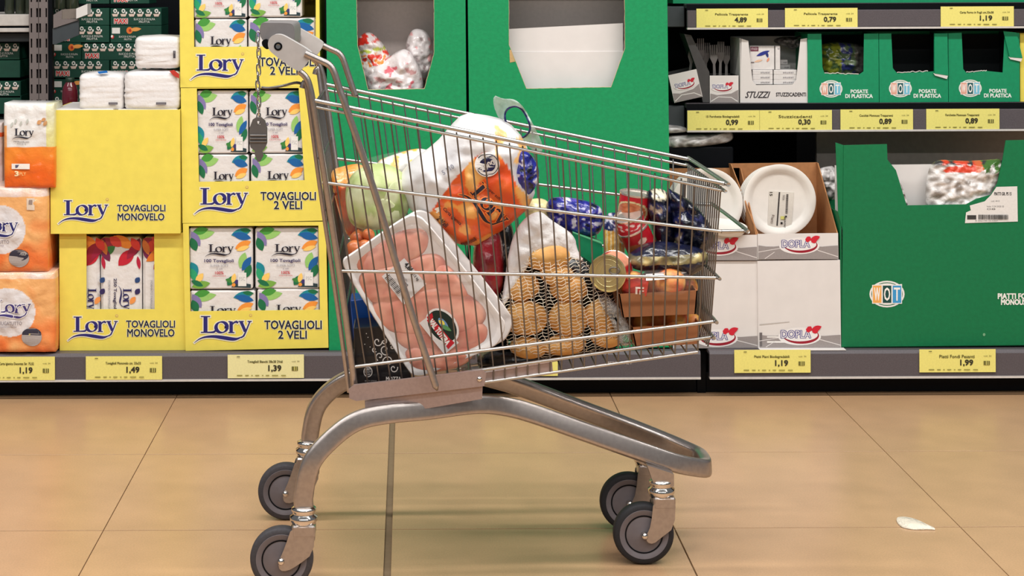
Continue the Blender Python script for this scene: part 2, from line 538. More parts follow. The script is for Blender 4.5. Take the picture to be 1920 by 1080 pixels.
for i in range(-5, 7):
    for j in range(-4, 5):
        x = XJ + 0.6*i + 0.001
        w = 0
        if i == -1: w = 1
        elif i == 0: w = 2
        link_mesh('tile', tmw if w else tm, floor, (x + (0.006 if w == 2 else 0), 3.811+0.6*j, 0))
# ------------------------------------------------------------------ gondola shelving
def zpx(py, Z, px=765): return at(px, py, Z).z
ZD = 0.128
def gondola(name, x0, x1, label):
    r = empty(name, ((x0+x1)/2, 5.0, 0), label, 'shelving')
    cx = (x0+x1)/2; L = x0-cx; R_ = x1-cx
    b = MB(); b.box((L, 0.035, 0), (R_, 0.06, 0.056), 0.002); b.build('kick_plate', M_dark, r)
    b = MB(); b.box((L, -0.025, ZD-0.012), (R_, 0.80, ZD), 0.002); b.build('deck', M_grey, r)
    b = MB()
    prof = [(-0.025, ZD), (-0.033, ZD-0.008), (-0.033, 0.058), (-0.020, 0.058), (-0.020, ZD-0.012)]
    n = len(prof); A = [b.vert((L, p[0], p[1])) for p in prof]; B = [b.vert((R_, p[0], p[1])) for p in prof]
    for k in range(n): b.face((A[k], A[(k+1)%n], B[(k+1)%n], B[k]))
    b.face(A[::-1]); b.face(B)
    b.build('price_rail', M_grey, r)
    b = MB(); b.box((L, -0.036, 0.052), (R_, -0.020, 0.0578)); b.build('edge_strip', M_strip, r)
    return r
g1 = gondola('gondola_shelving', -1.9, 0.797, 'long grey metal shelving bay behind the trolley with a slotted upright at left')
g2 = gondola('gondola_shelving', 0.822, 2.4, 'grey metal shelving bay with two raised shelves at right of the green boxes')
# dividing post and back panels; black panels paint the shade behind the goods
b = MB(); b.box((0.7975-g1.location.x, 0.03, 0), (0.8215-g1.location.x, 0.07, 0.12)); b.build('joint_post', M_dark, g1)
b = MB(); b.box((-1.9-g1.location.x, 0.98, 0), (0.80-g1.location.x, 1.0, 2.2)); b.build('back_panel', M_dark, g1)  # black stands in for the unlit depth of the left bay
b = MB(); b.box((0.806-g2.location.x, 0.75, 0.1), (1.23-g2.location.x, 0.77, 2.2)); b.build('back_panel', M_dark, g2)  # black in place of the shade deep in the right bay
M_back = mat('taupe_back_panel', (172,162,155), 0.6)
b = MB(); b.box((1.226-g2.location.x, 0.45, 0.1285), (2.4-g2.location.x, 0.47, 0.715)); b.build('back_panel', M_back, g2)
b = MB(); b.box((1.24-g2.location.x, 0.75, 0.80), (2.4-g2.location.x, 0.77, 2.2)); b.build('back_panel', M_dark, g2)  # upper interior, its darkness likewise put into the colour

# raised shelves at right
def raised(ytop, ybot, Z=5.25):
    z1, z0 = zpx(ytop, Z, 1600), zpx(ybot, Z, 1600)
    s_ = MB(); X0 = at(1287, ytop, Z).x-g2.location.x; X1 = 2.4-g2.location.x
    o = Z-5.0
    s_.box((X0, o, z1-0.014), (X1, 0.75, z1), 0.002)
    sh = s_.build('shelf', M_grey, g2)
    zr = zpx(ytop+12, Z, 1600)
    b = MB(); b.box((X0, o-0.012, z0), (X1, o, zr), 0.002); b.build('price_rail', M_grey, sh)
    b = MB(); b.box((X0, o-0.003, zr+.0005), (X1, o-.0005, z1-.0005)); b.build('shelf_lip', M_dark, sh)
    b = MB(); b.box((X0, o-0.016, z0-0.006), (X1, o+0.004, z0-0.0005)); b.build('edge_strip', M_strip, sh)
    b = MB(); b.box((X0-0.065, o+0.03, z0), (X0-0.001, 0.75, z1-0.008), 0.002); b.build('shelf_bracket', mat('slate_enamel', (60,66,70), 0.5), sh)
    return z1
ZS1 = raised(6, 50); ZS2 = raised(193, 242)

# left rear: slotted upright, shelf boards and bracket
gl = rel(g1)
U = MB(); Zu = 5.50; t = 0.02
def ux(px): return at(px, 90, Zu).x-g1.location.x
zt, zb = 1.6, 0.55
slots = [(57.5, 60.5), (68, 71.5), (73.5, 77), (85.5, 88.5)]
edges = [55, 57.5, 60.5, 68, 71.5, 73.5, 77, 85.5, 88.5, 90]
for k in range(0, len(edges), 2):
    U.box((ux(edges[k]), 0.5, zb), (ux(edges[k+1]), 0.5+t, zt))
pitch = 28.6; ys = -100
S_ = Zu/FOC
yy = -85.0
while yy < 330:
    zc = zpx(yy, Zu); zn = zpx(yy+pitch-17, Zu)
    for (a, c) in slots: U.box((ux(a), 0.5002, zn), (ux(c), 0.5+t, zc))
    yy += pitch
up = U.build('upright', M_upright, g1)
b = MB(); b.box((ux(55), 0.521, zb), (ux(90), 0.53, zt)); b.box((ux(90), 0.5, zb), (ux(98), 0.53, zt)); b.build('upright_core', M_dark, g1)
b = MB(); b.box((ux(72.2), 0.499, zb), (ux(72.8), 0.501, zt)); b.build('seam', M_dark, g1)
def board(x0, x1, y0, y1, Z, depth, m, name='shelf'):
    b = MB(); p = gl(x0, y1, Z); q = gl(x1, y0, Z)
    b.box((p.x, p.y, p.z), (q.x, p.y+depth, q.z), 0.002); return b.build(name, m, g1)
M_cream = mat('cream_shelf_enamel', (196,190,184), 0.5)
board(-300, 55, 27, 50, 5.52, 0.40, M_cream); board(-300, 55, 52.5, 62, 5.52, 0.02, M_cream, 'edge_strip')
board(-300, 55, 62, 80, 5.56, 0.38, mat('slate_enamel', (60,66,70), 0.5), 'under_rail')
board(-300, 330, 225, 233, 5.45, 0.50, M_dark)          # hidden mid shelf under the cartons
# bracket arm to the right of the upright
b = MB()
P = lambda l: [(gl(x, y, 5.45).x, gl(x, y, 5.45).z) for x, y in l]
b.plate(P([(100,28),(116,18),(116,36),(146,35),(146,38),(100,53)]), (), 0.45, 0.465); b.build('bracket_arm', M_upright, g1)
b = MB(); b.plate(P([(116,18),(146,16),(146,34),(116,36)]), (), 0.452, 0.50); b.build('bracket_tongue', mat('dull_taupe_enamel', (122,112,104), 0.5), g1)
b = MB(); b.plate(P([(144,16),(165,7),(165,27),(144,35)]), (), 0.44, 0.50); b.build('bracket_end', M_white, g1)
b = MB(); b.plate(P([(98,54),(147,38),(147,66),(104,83),(98,83)]), (), 0.455, 0.47); b.build('bracket_gusset', mat('slate_enamel', (60,66,70), 0.5), g1)

# ------------------------------------------------------------------ goods far left: dark green cartons
def juice_carton(x0, y0, x1, y1, Z, style, label, group):
    f = Face('fruit_juice_carton', x0, y0, x1, y1, Z, label, 'carton', group)
    b = MB(); b.box((-f.w/2, 0, 0), (f.w/2, 0.16, f.h-0.0005), 0.0015); b.build('body', M_bgreen, f.root)
    p = Print(f); W = (236,232,225)
    if style == 'cups':
        x = x0+4
        while x < x1-12:
            p.ell(x+5, y0+5.5, 3.6, 4, W, 12); p.ell(x+5, y0+5.5, 1.6, 1.8, (8,66,50), 10)
            p.poly([(x-1,y0+11),(x+11,y0+11),(x+9,y0+16),(x+1,y0+16)], (226,200,185)); p.rect(x+9,y0+7,x+12,y0+11,W)
            x += 15.5
        p.text('MAXI', x0+8, y1-13, x0+32, y1-4, W, 0.09); p.text('MAXI', x0+8, y1-13, x0+32, y1-4, (205,48,44), 0.03)
        if x1-x0 > 70:
            p.text('SUCCO E POLPA', x1-52, y1-14, x1-12, y1-10, W); p.text('FRUTTA', x1-42, y1-9, x1-22, y1-5, W)
    else:
        p.rect(x0+3, y0+4, x0+18, y0+15, W); p.ell(x0+36, y0+9, 6, 6.5, (232,120,50), 14); p.leaf(x0+36, y0+8, x0+58, y0+6, 3, (238,160,80)); p.ell(x0+37, y0+9, 2.5, 3, (180,50,30), 10)
        p.text('SUCCO E POLPA', x0+16, y1-13, x0+48, y1-9.5, W); p.text('FRUTTA', x0+26, y1-8, x0+40, y1-4.5, W)
        p.ell(x0+4, y1-11, 3, 3.5, (214,60,56), 10); p.ell(x0+3, y1-12, 2, 2.5, W, 10)
    p.build()
ordw = ['topmost', 'second', 'third', 'fourth', 'fifth', 'sixth', 'seventh', 'eighth']
Zc = 5.62
rowsR = [(-20,15),(15,48),(48,80),(80,113),(113,146),(146,180),(180,214)]
for k, (a, c) in enumerate(rowsR):
    st = ['cups','cups','cups','fruit','cups','fruit','cups'][k]
    juice_carton(98, a, 152 if k in (3,) else 205, c, Zc, st, 'dark green juice carton beside the slotted upright, %s row of the right stack' % ordw[k], 'juice cartons right of the upright')
    if k == 3: juice_carton(153, a, 275, c, Zc+.005, 'cups', 'dark green juice carton with cup pictures above the white napkin packs, fourth row', 'juice cartons right of the upright')
    elif k < 3: juice_carton(207, a, 303 if k else 280, c, Zc+0.003, 'fruit' if k == 2 else 'cups', 'dark green juice carton left of the tall yellow cartons, %s row' % ordw[k], 'juice cartons right of the upright')
    else: juice_carton(278 if k == 3 else 207, a, 330, c, Zc+0.003, 'cups', 'dark green juice carton behind the white napkin packs, %s row' % ordw[k], 'juice cartons right of the upright')
for k, (a, c) in enumerate([(80,112),(113,146),(146,178),(179,214)]):
    juice_carton(-58, a, 37+k, c, 5.60, 'cups' if k % 2 == 0 else 'fruit', 'dark green juice carton at the left edge, %s of the stack left of the upright' % ordw[k], 'juice cartons left of the upright')
# bottles on the cream shelf and behind the bracket
def bottle(cx, yb, Z, r, h, m, label, group=None, name='glass_bottle', capm=None):
    o = empty(name, at(cx, yb, Z), label, 'bottle', group)
    b = MB(); b.lathe([(0,0),(r*.9,0),(r,.006),(r,h*.40),(r*.95,h*.62),(r*.8,h*.76),(r*.55,h*.85),(r*.50,h*.9),(0,h*.9)], 24)
    b.build('body', m, o, True, sharp=50)
    b = MB(); b.lathe([(r*.5,h*.86),(r*.55,h*.87),(r*.55,h*.99),(r*.5,h),(0,h)], 20); b.build('cap', capm or M_dark, o, True, sharp=50)
M_bglass = mat('dark_olive_glass', (52,58,46), 0.15, coat=0.5)
for k, cx in enumerate((-10, 18, 38, 56)):
    bottle(cx, 27, 5.58, 0.0145, 0.13, M_bglass, 'dark olive bottle on the cream shelf, %s from the left edge' % ['half hidden first', 'second', 'third', 'fourth'][k], 'olive bottles on the cream shelf')
for k, cx in enumerate((112, 136)):
    bottle(cx, 17, 5.57, 0.02, 0.14, M_bglass, ['dark bottle above the metal bracket, nearer the upright', 'dark bottle above the metal bracket, farther from the upright'][k])
bottle(131.5, 209, 5.36, 0.024, 0.10, mat('dark_red_glass', (96,26,40), 0.15, coat=0.6), 'dark red bottle with green cap left of the white napkin packs', capm=mat('pine_cap', (30,52,40), 0.4))

# ------------------------------------------------------------------ yellow cartons
NAVY = (38,36,112); INK = (32,38,58); WHT = (240,238,225)
def yellow_print(f, lx0, ly0, lx1, ly1, t1, t1box, t2, t2box):
    p = Print(f); p.lory(lx0, ly0, lx1, ly1, NAVY, (236,232,205))
    p.build(); p = Print(f, 'printed_text')
    p.text(t1, *t1box, (240,236,200), 0.06); p.text(t1, *t1box, INK, 0.025)
    p.build(); p = Print(f, 'printed_text'); p.text(t2, *t2box, (240,236,200), 0.06); p.text(t2, *t2box, INK, 0.025)
    p.build(); p = Print(f, 'trademark_dot')
    p.ell(lx1-2, ly0-2, 2.6, 2.6, (200,150,120), 12); p.ell(lx1-2, ly0-2, 1.7, 1.7, (234,218,92), 12)
    p.build()

def napkin_pack(f0, x0, y0, x1, y1, Z, label, flip=False):
    f = Face('napkin_pack', x0, y0, x1, y1, Z, label, 'napkin pack', 'white leaf-print napkin packs')
    w, h = f.w/2, f.h
    b = MB(); n = 10
    # soft block with slightly bulging front
    def ringpts(y, ins): return [(-w+ins, ins), (w-ins, ins), (w-ins, h-ins), (-w+ins, h-ins)]
    prof = [(0.012, 0.0), (0.004, 0.002), (0.0, 0.006)]
    b.box((-w, 0.0, 0.0), (w, 0.14, h), 0.004)
    b.build('wrapped_block', mat('white_napkin_film', (226,222,220), 0.25, var=0.03, scale=25, bump=0.35, bscale=35, coat=0.2), f.root)
    p = Print(f); W = x1-x0; H = y1-y0
    def X(t): return x0+W*t
    def Y(t): return y0+H*t
    G, DG, LG = (70,150,60), (24,110,70), (150,200,110)
    BL, TE, OR, PU, YE = (20,95,160), (20,135,150), (240,150,60), (130,120,170), (248,205,110)
    p.leaf(X(.06),Y(.16),X(.40),Y(.07),H*.055,LG); p.leaf(X(.05),Y(.08),X(.30),Y(.02),H*.05,G)
    p.leaf(X(.03),Y(.06),X(.17),Y(.30),W*.05,PU); p.leaf(X(.03),Y(.16),X(.11),Y(.38),W*.05,DG)
    p.leaf(X(.66),Y(.12),X(.97),Y(.04),H*.055,TE); p.leaf(X(.68),Y(.10),X(.975),Y(.17),H*.05,BL); p.leaf(X(.80),Y(.03),X(.975),Y(.05),H*.03,DG)
    p.leaf(X(.72),Y(.34),X(.97),Y(.22),H*.05,OR); p.leaf(X(.74),Y(.37),X(.95),Y(.30),H*.03,YE)
    p.leaf(X(.88),Y(.40),X(.80),Y(.66),W*.05,LG); p.leaf(X(.975),Y(.47),X(.83),Y(.70),W*.045,BL); p.leaf(X(.97),Y(.60),X(.88),Y(.82),W*.045,DG)
    p.leaf(X(.025),Y(.56),X(.13),Y(.76),W*.05,TE); p.leaf(X(.025),Y(.66),X(.12),Y(.88),W*.045,(40,160,110))
    p.leaf(X(.10),Y(.90),X(.22),Y(.74),W*.04,YE); p.leaf(X(.04),Y(.96),X(.33),Y(.90),H*.05,(120,170,70)); p.leaf(X(.03),Y(.86),X(.22),Y(.95),H*.035,DG)
    p.leaf(X(.60),Y(.94),X(.72),Y(.78),W*.045,DG); p.leaf(X(.57),Y(.84),X(.72),Y(.88),H*.03,(60,130,60)); p.leaf(X(.68),Y(.90),X(.72),Y(.74),W*.03,YE)
    p.poly([(X(.66),Y(.97)),(X(.74),Y(.88)),(X(.97),Y(.92)),(X(.97),Y(.98))], (40,60,66)); p.ell(X(.75),Y(.88),W*.035,H*.035,(60,50,110),10); p.ell(X(.70),Y(.93),W*.03,H*.03,OR,10)
    p.rect(X(.77),Y(.73),X(.90),Y(.95),(232,230,226)); p.text('FSC',X(.79),Y(.80),X(.88),Y(.86),(170,170,170))
    p.lory(X(.25),Y(.27),X(.70),Y(.47),(28,24,40))
    p.text('100 Tovaglioli',X(.24),Y(.51),X(.70),Y(.575),(58,46,96),0.02); p.text('SUPER SOFT',X(.33),Y(.60),X(.62),Y(.635),(150,150,160)); p.text('2 veli',X(.43),Y(.655),X(.52),Y(.68),(120,110,130))
    p.text('100%',X(.41),Y(.71),X(.54),Y(.755),(196,50,60),0.02); p.text('CELLULOSA',X(.37),Y(.77),X(.58),Y(.795),(196,70,70))
    p.build()

def yellow_window_carton(rect, win, Z, label, packs, logo, t1, t2, lean, posw):
    f = Face('yellow_carton', *rect, Z, label, 'carton', 'yellow napkin cartons', lean)
    w, h = f.w/2, f.h
    hole = f.P(win)
    shell(f, 0.34, M_yellow, holes=[hole])
    yellow_print(f, *logo, 'TOVAGLIOLI', t1, '2 VELI', t2)
    for k, pk in enumerate(packs):
        napkin_pack(f, *pk, Z+0.0105+0.001*(k % 2), 'white leaf-print napkin pack, %s in the window of the %s' % (['upper left','upper right','lower left','lower right'][k], posw))
yellow_window_carton((338,-75,600,163), [(362,-62),(592,-62),(592,87),(364,88)], 5.0, 'top yellow open-window napkin carton of the three stacked beside the green box',
    [(363,-70,463,34),(466,-70,566,32),(365,36,463,156),(466,34,592,154)], (357,103,457,150), (487,108,592,124), (507,125,558,140), 0.008, 'top yellow carton')
yellow_window_carton((342,163.5,606,417), [(369,166),(560,165),(571,338),(373,341)], 5.0, 'middle yellow open-window napkin carton of the three stacked beside the green box',
    [(369,170,465,288),(468,170,569,287),(372,290,467,408),(471,289,572,407)], (364,353,465,402), (489,360,592,375), (514,377,566,392), 0.012, 'middle yellow carton')
yellow_window_carton((348,421.5,616,660), [(354,429),(597,428),(600,586),(357,589)], 5.0, 'bottom yellow open-window napkin carton of the three stacked beside the green box',
    [(355,427,474,542),(479,427,599,541),(357,545,479,652),(483,542,600,651)], (364,598,472,648), (496,606,603,622), (522,625,575,640), 0.022, 'bottom yellow carton')
# monovelo cartons
f = Face('yellow_carton', 95, 206, 338, 438, 4.985, 'closed yellow carton carrying three white napkin packs', 'carton', 'yellow napkin cartons', 0.004)
shell(f, 0.30, M_yellow, top=False)
b = MB(); b.box((-f.w/2+.004, .004, f.h-.03), (-.002, .29, f.h+.002), .006); b.build('napkin_block', M_white, f.root)
b = MB(); b.box((.002, .004, f.h-.03), (f.w/2-.004, .29, f.h+.001), .006); b.build('napkin_block', M_white, f.root)
yellow_print(f, 109, 376, 203, 420, 'TOVAGLIOLI', (220,384,310,396), 'MONOVELO', (221,400,308,413))
f = Face('yellow_carton', 112, 440, 348, 660, 5.01, 'yellow carton with red napkin packs in its window, under the closed yellow carton', 'carton', 'yellow napkin cartons', 0.004)
shell(f, 0.30, M_yellow, holes=[f.P([(162,441.5),(289,441.5),(290,583),(162,583)])])
yellow_print(f, 127, 597, 221, 642, 'TOVAGLIOLI', (237,604,328,617), 'MONOVELO', (239,620,327,634))
for k, (x0, x1, wd) in enumerate([(118,187,'left'), (189,266,'middle'), (268,340,'right')]):
    f = Face('red_napkin_pack', x0, 445, x1, 653, 5.0215, 'white and red leaf-print napkin pack, %s one in the low yellow carton window' % wd, 'napkin pack', 'red leaf-print napkin packs')
    b = MB(); b.box((-f.w/2, 0, 0), (f.w/2, 0.2, f.h), 0.008); b.build('wrapped_block', mat('white_napkin_film', (226,222,220)), f.root)
    p = Print(f)
    o = x0-189
    if k == 0: o = 162-228
    if k == 2: o = 268-189
    Q = lambda x, y: (x+o, y)
    p.leaf(190+o,447,212+o,466,9,(150,40,60)); p.leaf(192+o,478,216+o,462,6,(60,120,60)); p.leaf(190+o,462,206+o,490,6,(110,30,70))
    p.leaf(213+o,442,250+o,465,8,(236,140,50)); p.leaf(222+o,498,252+o,468,9,(190,30,50)); p.leaf(262+o,446,250+o,480,6,(110,26,60)); p.leaf(258+o,480,262+o,505,3,(180,30,60))
    if k != 1: p.leaf(x0+4,470,x0+40,450,9,(200,60,40)); p.leaf(x1-30,500,x1-6,455,9,(150,24,44)); p.leaf(x0+6,490,x1-20,460,8,(220,120,40)); p.leaf(x0+20,505,x0+48,478,8,(170,30,50))
    p.leaf(206+o,444,228+o,462,7,(214,70,60)); p.leaf(238+o,486,262+o,452,6,(150,24,56)); p.leaf(246+o,446,262+o,470,6,(214,60,50)); p.leaf(190+o,448,200+o,478,5,(200,110,50))
    p.leaf(254+o,530,262+o,520,4,(40,70,120)); p.leaf(254+o,552,262+o,541,4,(50,40,90)); p.leaf(244+o,570,254+o,556,4,(236,150,80))
    p.lory(212+o,545,256+o,570,(34,32,90),ang=math.pi/2)
    p.text('250 Tovaglioli',186+o,548,245+o,555,(50,44,80),0.02,ang=math.pi/2); p.text('FORMATO FAMIGLIA',178+o,551,232+o,555,(150,150,160),0,ang=math.pi/2)
    p.build()

# white napkin bundles on the closed yellow carton
def white_bundle(x0, y0, x1, y1, Z, label, mark, rot=0.0, red=None):
    f = Face('white_napkin_bundle', x0, y0, x1, y1, Z, label, 'napkin pack', 'white napkin bundles', yaw=rot)
    w, h = f.w/2, f.h; mb = MB(); seg = 40; st = 22; ids = []
    for i in range(st+1):
        t = i/st; prof = min(1.0, (1-abs(2*t-1)**9)**(1/4.)) if 0 < t < 1 else 0.0
        ring = []
        for k in range(seg):
            a = 2*math.pi*k/seg; c, d = math.cos(a), math.sin(a)
            e = 0.28
            x = math.copysign(abs(c)**e, c)*w*prof; y = math.copysign(abs(d)**e, d)*0.075*prof
            nn = noise.noise(Vector((x*18, y*18, t*20+x0)))*.0025
            lay = 0.0004*math.sin(t*50)
            ring.append(mb.vert((x+nn+lay*c, y+0.075+nn+lay*d, t*h+nn)))
        ids.append(ring)
    for i in range(st):
        for k in range(seg): mb.face((ids[i][k], ids[i][(k+1)%seg], ids[i+1][(k+1)%seg], ids[i+1][k]))
    mb.face(ids[0][::-1]); mb.face(ids[-1])
    mb.build('wrapped_stack', mat('white_paper_film', (232,229,228), 0.28, var=0.02, scale=30, bump=0.25, bscale=55, coat=0.25), f.root, True)
    f.yf = -0.0035
    p = Print(f, 'stock_mark'); p.rect(*mark, (70,66,72)); 
    for k in range(3): p.rect(mark[0]+1, mark[1]+0.8+k*1.6, mark[2]-1, mark[1]+1.3+k*1.6, (170,165,170))
    p.build()
    if red:
        s_ = MB(); pts = [f.map(x, y, 0.001) for x, y in red[0]]
        s_.plate([(q.x, q.z) for q in pts], (), -0.004, 0.002); s_.build('printed_seal', ink(red[1], 0.3), f.root)
white_bundle(146,127,231,203,4.995,'white wrapped napkin bundle with a blue seal on top, left on the closed yellow carton',(204,183.5,221,187.5),0,([(183,126),(200,124),(202,128),(186,130)],(30,110,190)))
white_bundle(231,132,337,212,4.99,'white wrapped napkin bundle with a red seal, right on the closed yellow carton',(293,192.5,312,197),0,([(318,134),(326,132),(336,140),(336,148),(325,142)],(190,60,50)))
white_bundle(251,66,338,131,5.0,'white wrapped napkin bundle lying on top of two others',(325,95,329.5,109))

# orange paper packs at far left
def orange_block(x0, y0, x1, y1, Z, depth, label, name, colfn, puff=0.012, e=0.22):
    f = Face(name, x0, y0, x1, y1, Z, label, 'paper pack')
    w, h = f.w/2, f.h; mb = MB(); nx, nz = 90, 90; 
    def pos(sx, sz, front):
        x = math.copysign(1-(1-abs(sx))**1.0, sx)*w; z = (sz+1)/2*h
        ed = max(0, 1-abs(sx)**8)*max(0, 1-abs(sz)**8)
        n = noise.noise(Vector((x*16+x0, front, z*16+y0)))*.006+noise.noise(Vector((x*45, front+y0, z*45)))*.0025
        y = (-puff*ed**.5+n*ed**.5) if front else depth+puff*ed**.5
        rr = 0.06
        return Vector((x*(1-0.02*(abs(sz)**6)), y+ (0 if front else 0), z+n*.3))
    ids = {}
    for fr in (1, 0):
        for i in range(nx+1):
            for j in range(nz+1):
                p_ = pos(-1+2*i/nx, -1+2*j/nz, fr)
                px = x0+(x1-x0)*i/nx; py = y1-(y1-y0)*j/nz
                ids[(fr,i,j)] = mb.vert(p_, colfn(px, py))
    for i in range(nx):
        for j in range(nz):
            mb.face((ids[(1,i,j)], ids[(1,i+1,j)], ids[(1,i+1,j+1)], ids[(1,i,j+1)]))
            mb.face((ids[(0,i,j+1)], ids[(0,i+1,j+1)], ids[(0,i+1,j)], ids[(0,i,j)]))
    for i in range(nx):
        mb.face((ids[(0,i,0)], ids[(0,i+1,0)], ids[(1,i+1,0)], ids[(1,i,0)])); mb.face((ids[(1,i,nz)], ids[(1,i+1,nz)], ids[(0,i+1,nz)], ids[(0,i,nz)]))
        mb.face((ids[(1,0,i)], ids[(1,0,i+1)], ids[(0,0,i+1)], ids[(0,0,i)])); mb.face((ids[(0,nx,i)], ids[(0,nx,i+1)], ids[(1,nx,i+1)], ids[(1,nx,i)]))
    mb.build('wrapped_pack', VM, f.root, True, sharp=60)
    f.map = lambda px, py, off: pos((px-x0)/(x1-x0)*2-1, (y1-py)/(y1-y0)*2-1, 1)-Vector((0, off+.001, 0))
    return f
def lerp(a, b, t): t = max(0, min(1, t)); return tuple(a[k]+(b[k]-a[k])*t for k in range(3))
def c1(px, py):
    if py > 276: return lerp((240,140,50), (232,100,28), (py-276)/60+noise.noise(Vector((px*.03,py*.03,1)))*.6)
    if px > 89: return lerp((226,224,190), (228,222,150), (py-220)/40)
    if py > 235 and px < 15: return (240,170,110)
    return lerp((232,230,228), (226,220,214), abs(noise.noise(Vector((px*.05,py*.05,3)))))
f = orange_block(8, 193, 104, 352, 4.97, 0.11, 'upright white and orange paper napkin pack on top of the wrapped rolls', 'paper_napkin_pack', c1)
p = Print(f); p.lory(25,240,66,261,(34,34,50)); p.text('MICROAIRLAID',28,264,57,266.5,(70,70,80)); p.text('SOFT',34,268,52,270,(110,110,120))
for x,y,r in ((23,232,6),(30,226,5),(40,230,6),(52,226,5)): p.leaf(x,y+6,x+3,y-4,1.6,(190,192,184))
p.leaf(72,232,80,225,3,(206,150,100)); p.leaf(80,226,88,222,2.6,(196,140,90)); p.leaf(84,236,90,226,2.6,(200,150,100))
p.rect(24,306,58,316,(238,232,224)); p.rect(31,308,38,314,(90,90,120)); p.rect(40,308,46,314,(130,130,150)); p.text('3',30,320,37,329,(250,236,190),.04); p.text('PLY',39,322,51,328,(250,220,150))
p.build()
def cpk(cy, cx):
    def fn(px, py):
        n = noise.noise(Vector((px*.03,py*.03,cy)))
        if math.hypot((px-cx)/1.05, py-cy) < 46: return lerp((228,222,222),(212,208,210),abs(n))
        if py < cy-62: return lerp((226,206,198),(238,190,150), abs(n)*2)
        return lerp((238,176,112),(236,120,58),.25+n*1.2+(py-cy)/110)
    return fn
for (r, cc, cx, lab, ox) in (((-75,352,92,512),432,2,'orange wrapped kitchen roll pack in the middle of the pile at the left edge',0), ((-75,510,106,661),585,20,'orange wrapped kitchen roll pack at the bottom of the pile at the left edge',0)):
    f = orange_block(*r, 4.975, 0.2, lab, 'kitchen_roll_pack', cpk(cc, cx), 0.016)
    f.root.location.z += .004
    p = Print(f); a = 0 if cc < 500 else 24; d = 0 if cc < 500 else 150
    p.lory(-38+a,412+d,37+a,448+d,(66,56,120) if a else (34,34,100),(236,232,232)); p.text('ASCIUGATUTTO',-34+a,451+d,20+a,458+d,(120,110,120)); p.text('pannocarta',-20+a,460+d,10+a,464+d,(150,140,150))
    p.build(); p = Print(f, 'printed_badge')
    p.ell(38+a*1.0,486+d-(5 if a else 0),19,17,(170,160,156),24); p.ell(38+a,480+d-(5 if a else 0),18,11,(52,50,66),24); p.text('3',30+a,473+d-(5 if a else 0),36+a,482+d-(5 if a else 0),(240,220,120),.04); p.text('VELI',38+a,475+d-(5 if a else 0),51+a,480+d-(5 if a else 0),(220,215,210))
    if not a:
        p.build(); p = Print(f, 'printed_stamp')
        p.rect(53,373,68,395,(226,206,186)); p.rect(57,376,64,384,(150,130,120))
    p.build()
f = orange_block(-60, 230, 6, 352, 5.10, 0.1, 'pale pink paper pack at the very left edge behind the upright pack', 'paper_napkin_pack', lambda px, py: (226,90,50) if py < 256 and py > 248 else (228,212,208))

# ------------------------------------------------------------------ tall green shippers
def shipper(rect, hole, lean, label):
    f = Face('green_display_box', *rect, 5.0, label, 'display box', 'tall green display boxes', lean)
    shell(f, 0.42, M_green, 0.004, holes=[f.P(hole)])
    w, h = f.w/2, f.h
    b = MB(); b.box((-w+.008, .17, .005), (w-.008, .176, h-.005)); b.box((-w+.0045, .005, .005), (-w+.008, .40, h-.005)); b.box((w-.008, .005, .005), (w-.0045, .40, h-.005))
    b.build('liner', M_inner, f.root)
    # torn card edge around the window
    e = MB(); H = f.P(hole)
    for k in range(len(H)):
        a, c = Vector((H[k][0], 0, H[k][1])), Vector((H[(k+1)%len(H)][0], 0, H[(k+1)%len(H)][1]))
        n = max(2, int((c-a).length/0.006)); path = []
        for i in range(n+1):
            q = a.lerp(c, i/n); q.x += noise.noise(q*300)*.0012; q.z += noise.noise(q*280+Vector((5,5,5)))*.0012; q.y = 0.001
            path.append(q)
        e.tube(path, 0.0011, 4)
    e.build('torn_edge', mat('pale_card_core', (196,176,140), 0.8), f.root)
    return f
fA = shipper((617,-90,878,656), [(667,-60),(814,-60),(814,100),(796,167),(690,169),(670,85)], 0.008, 'tall green display box with crumpled sweets bags in its window')
fB = shipper((885,-90,1259,655), [(954,-60),(1171,-60),(1172,92),(1146,165),(987,168),(954,85)], 0.012, 'tall green display box with an empty window behind the trolley')
# inner flap of the emptier box
b = MB(); H = fB.P([(956,57),(1172,46),(1172,100),(954,101)]); b.plate(H, (), 0.05, 0.053); b.build('inner_flap', M_white, fB.root)
b = MB(); H = fB.P([(940,101.5),(1185,99.5),(1185,300),(940,300)]); b.plate(H, (), 0.047, 0.05); b.build('inner_flap', M_white, fB.root)
p = Print(fB); p.poly([(955,95),(958,95),(966,117),(956,119)], (190,160,110)); p.build()
# sweets bags in the left box
def cw(seedv, cols):
    def fn(px, py):
        n = noise.noise(Vector((px*.05, py*.05, seedv)))+.5*noise.noise(Vector((px*.13, py*.13, seedv+4)))
        if n > .42: return cols[1]
        if n < -.45: return cols[2]
        return lerp(cols[0], (208,196,196), abs(n))
    return fn
def cA(px, py):
    n = noise.noise(Vector((px*.09, py*.09, 2)))
    d = (py-70)+(px-680)*0.25
    if d < 14 and n > -.15: return (214,52,40)
    if 24 < d < 32: return (180,190,80) if n > -.1 else (226,220,214)
    if 34 < d < 58: return (218,60,44) if n > .02 else (236,140,60) if n < -.2 else (236,226,220)
    return lerp((230,224,222),(206,190,188),abs(n)*1.6)
Bag('sweets_bag', [(668,72),(688,58),(705,66),(728,95),(742,130),(735,175),(690,178),(676,150),(670,100)], 5.09, 0.05, 'crumpled red and white sweets bag, left in the green box window', 'sweets bag', 'sweets bags in the green box', M_foil, cA, amp=.012, freq=28, fold=.35, rings=22, seg=90)
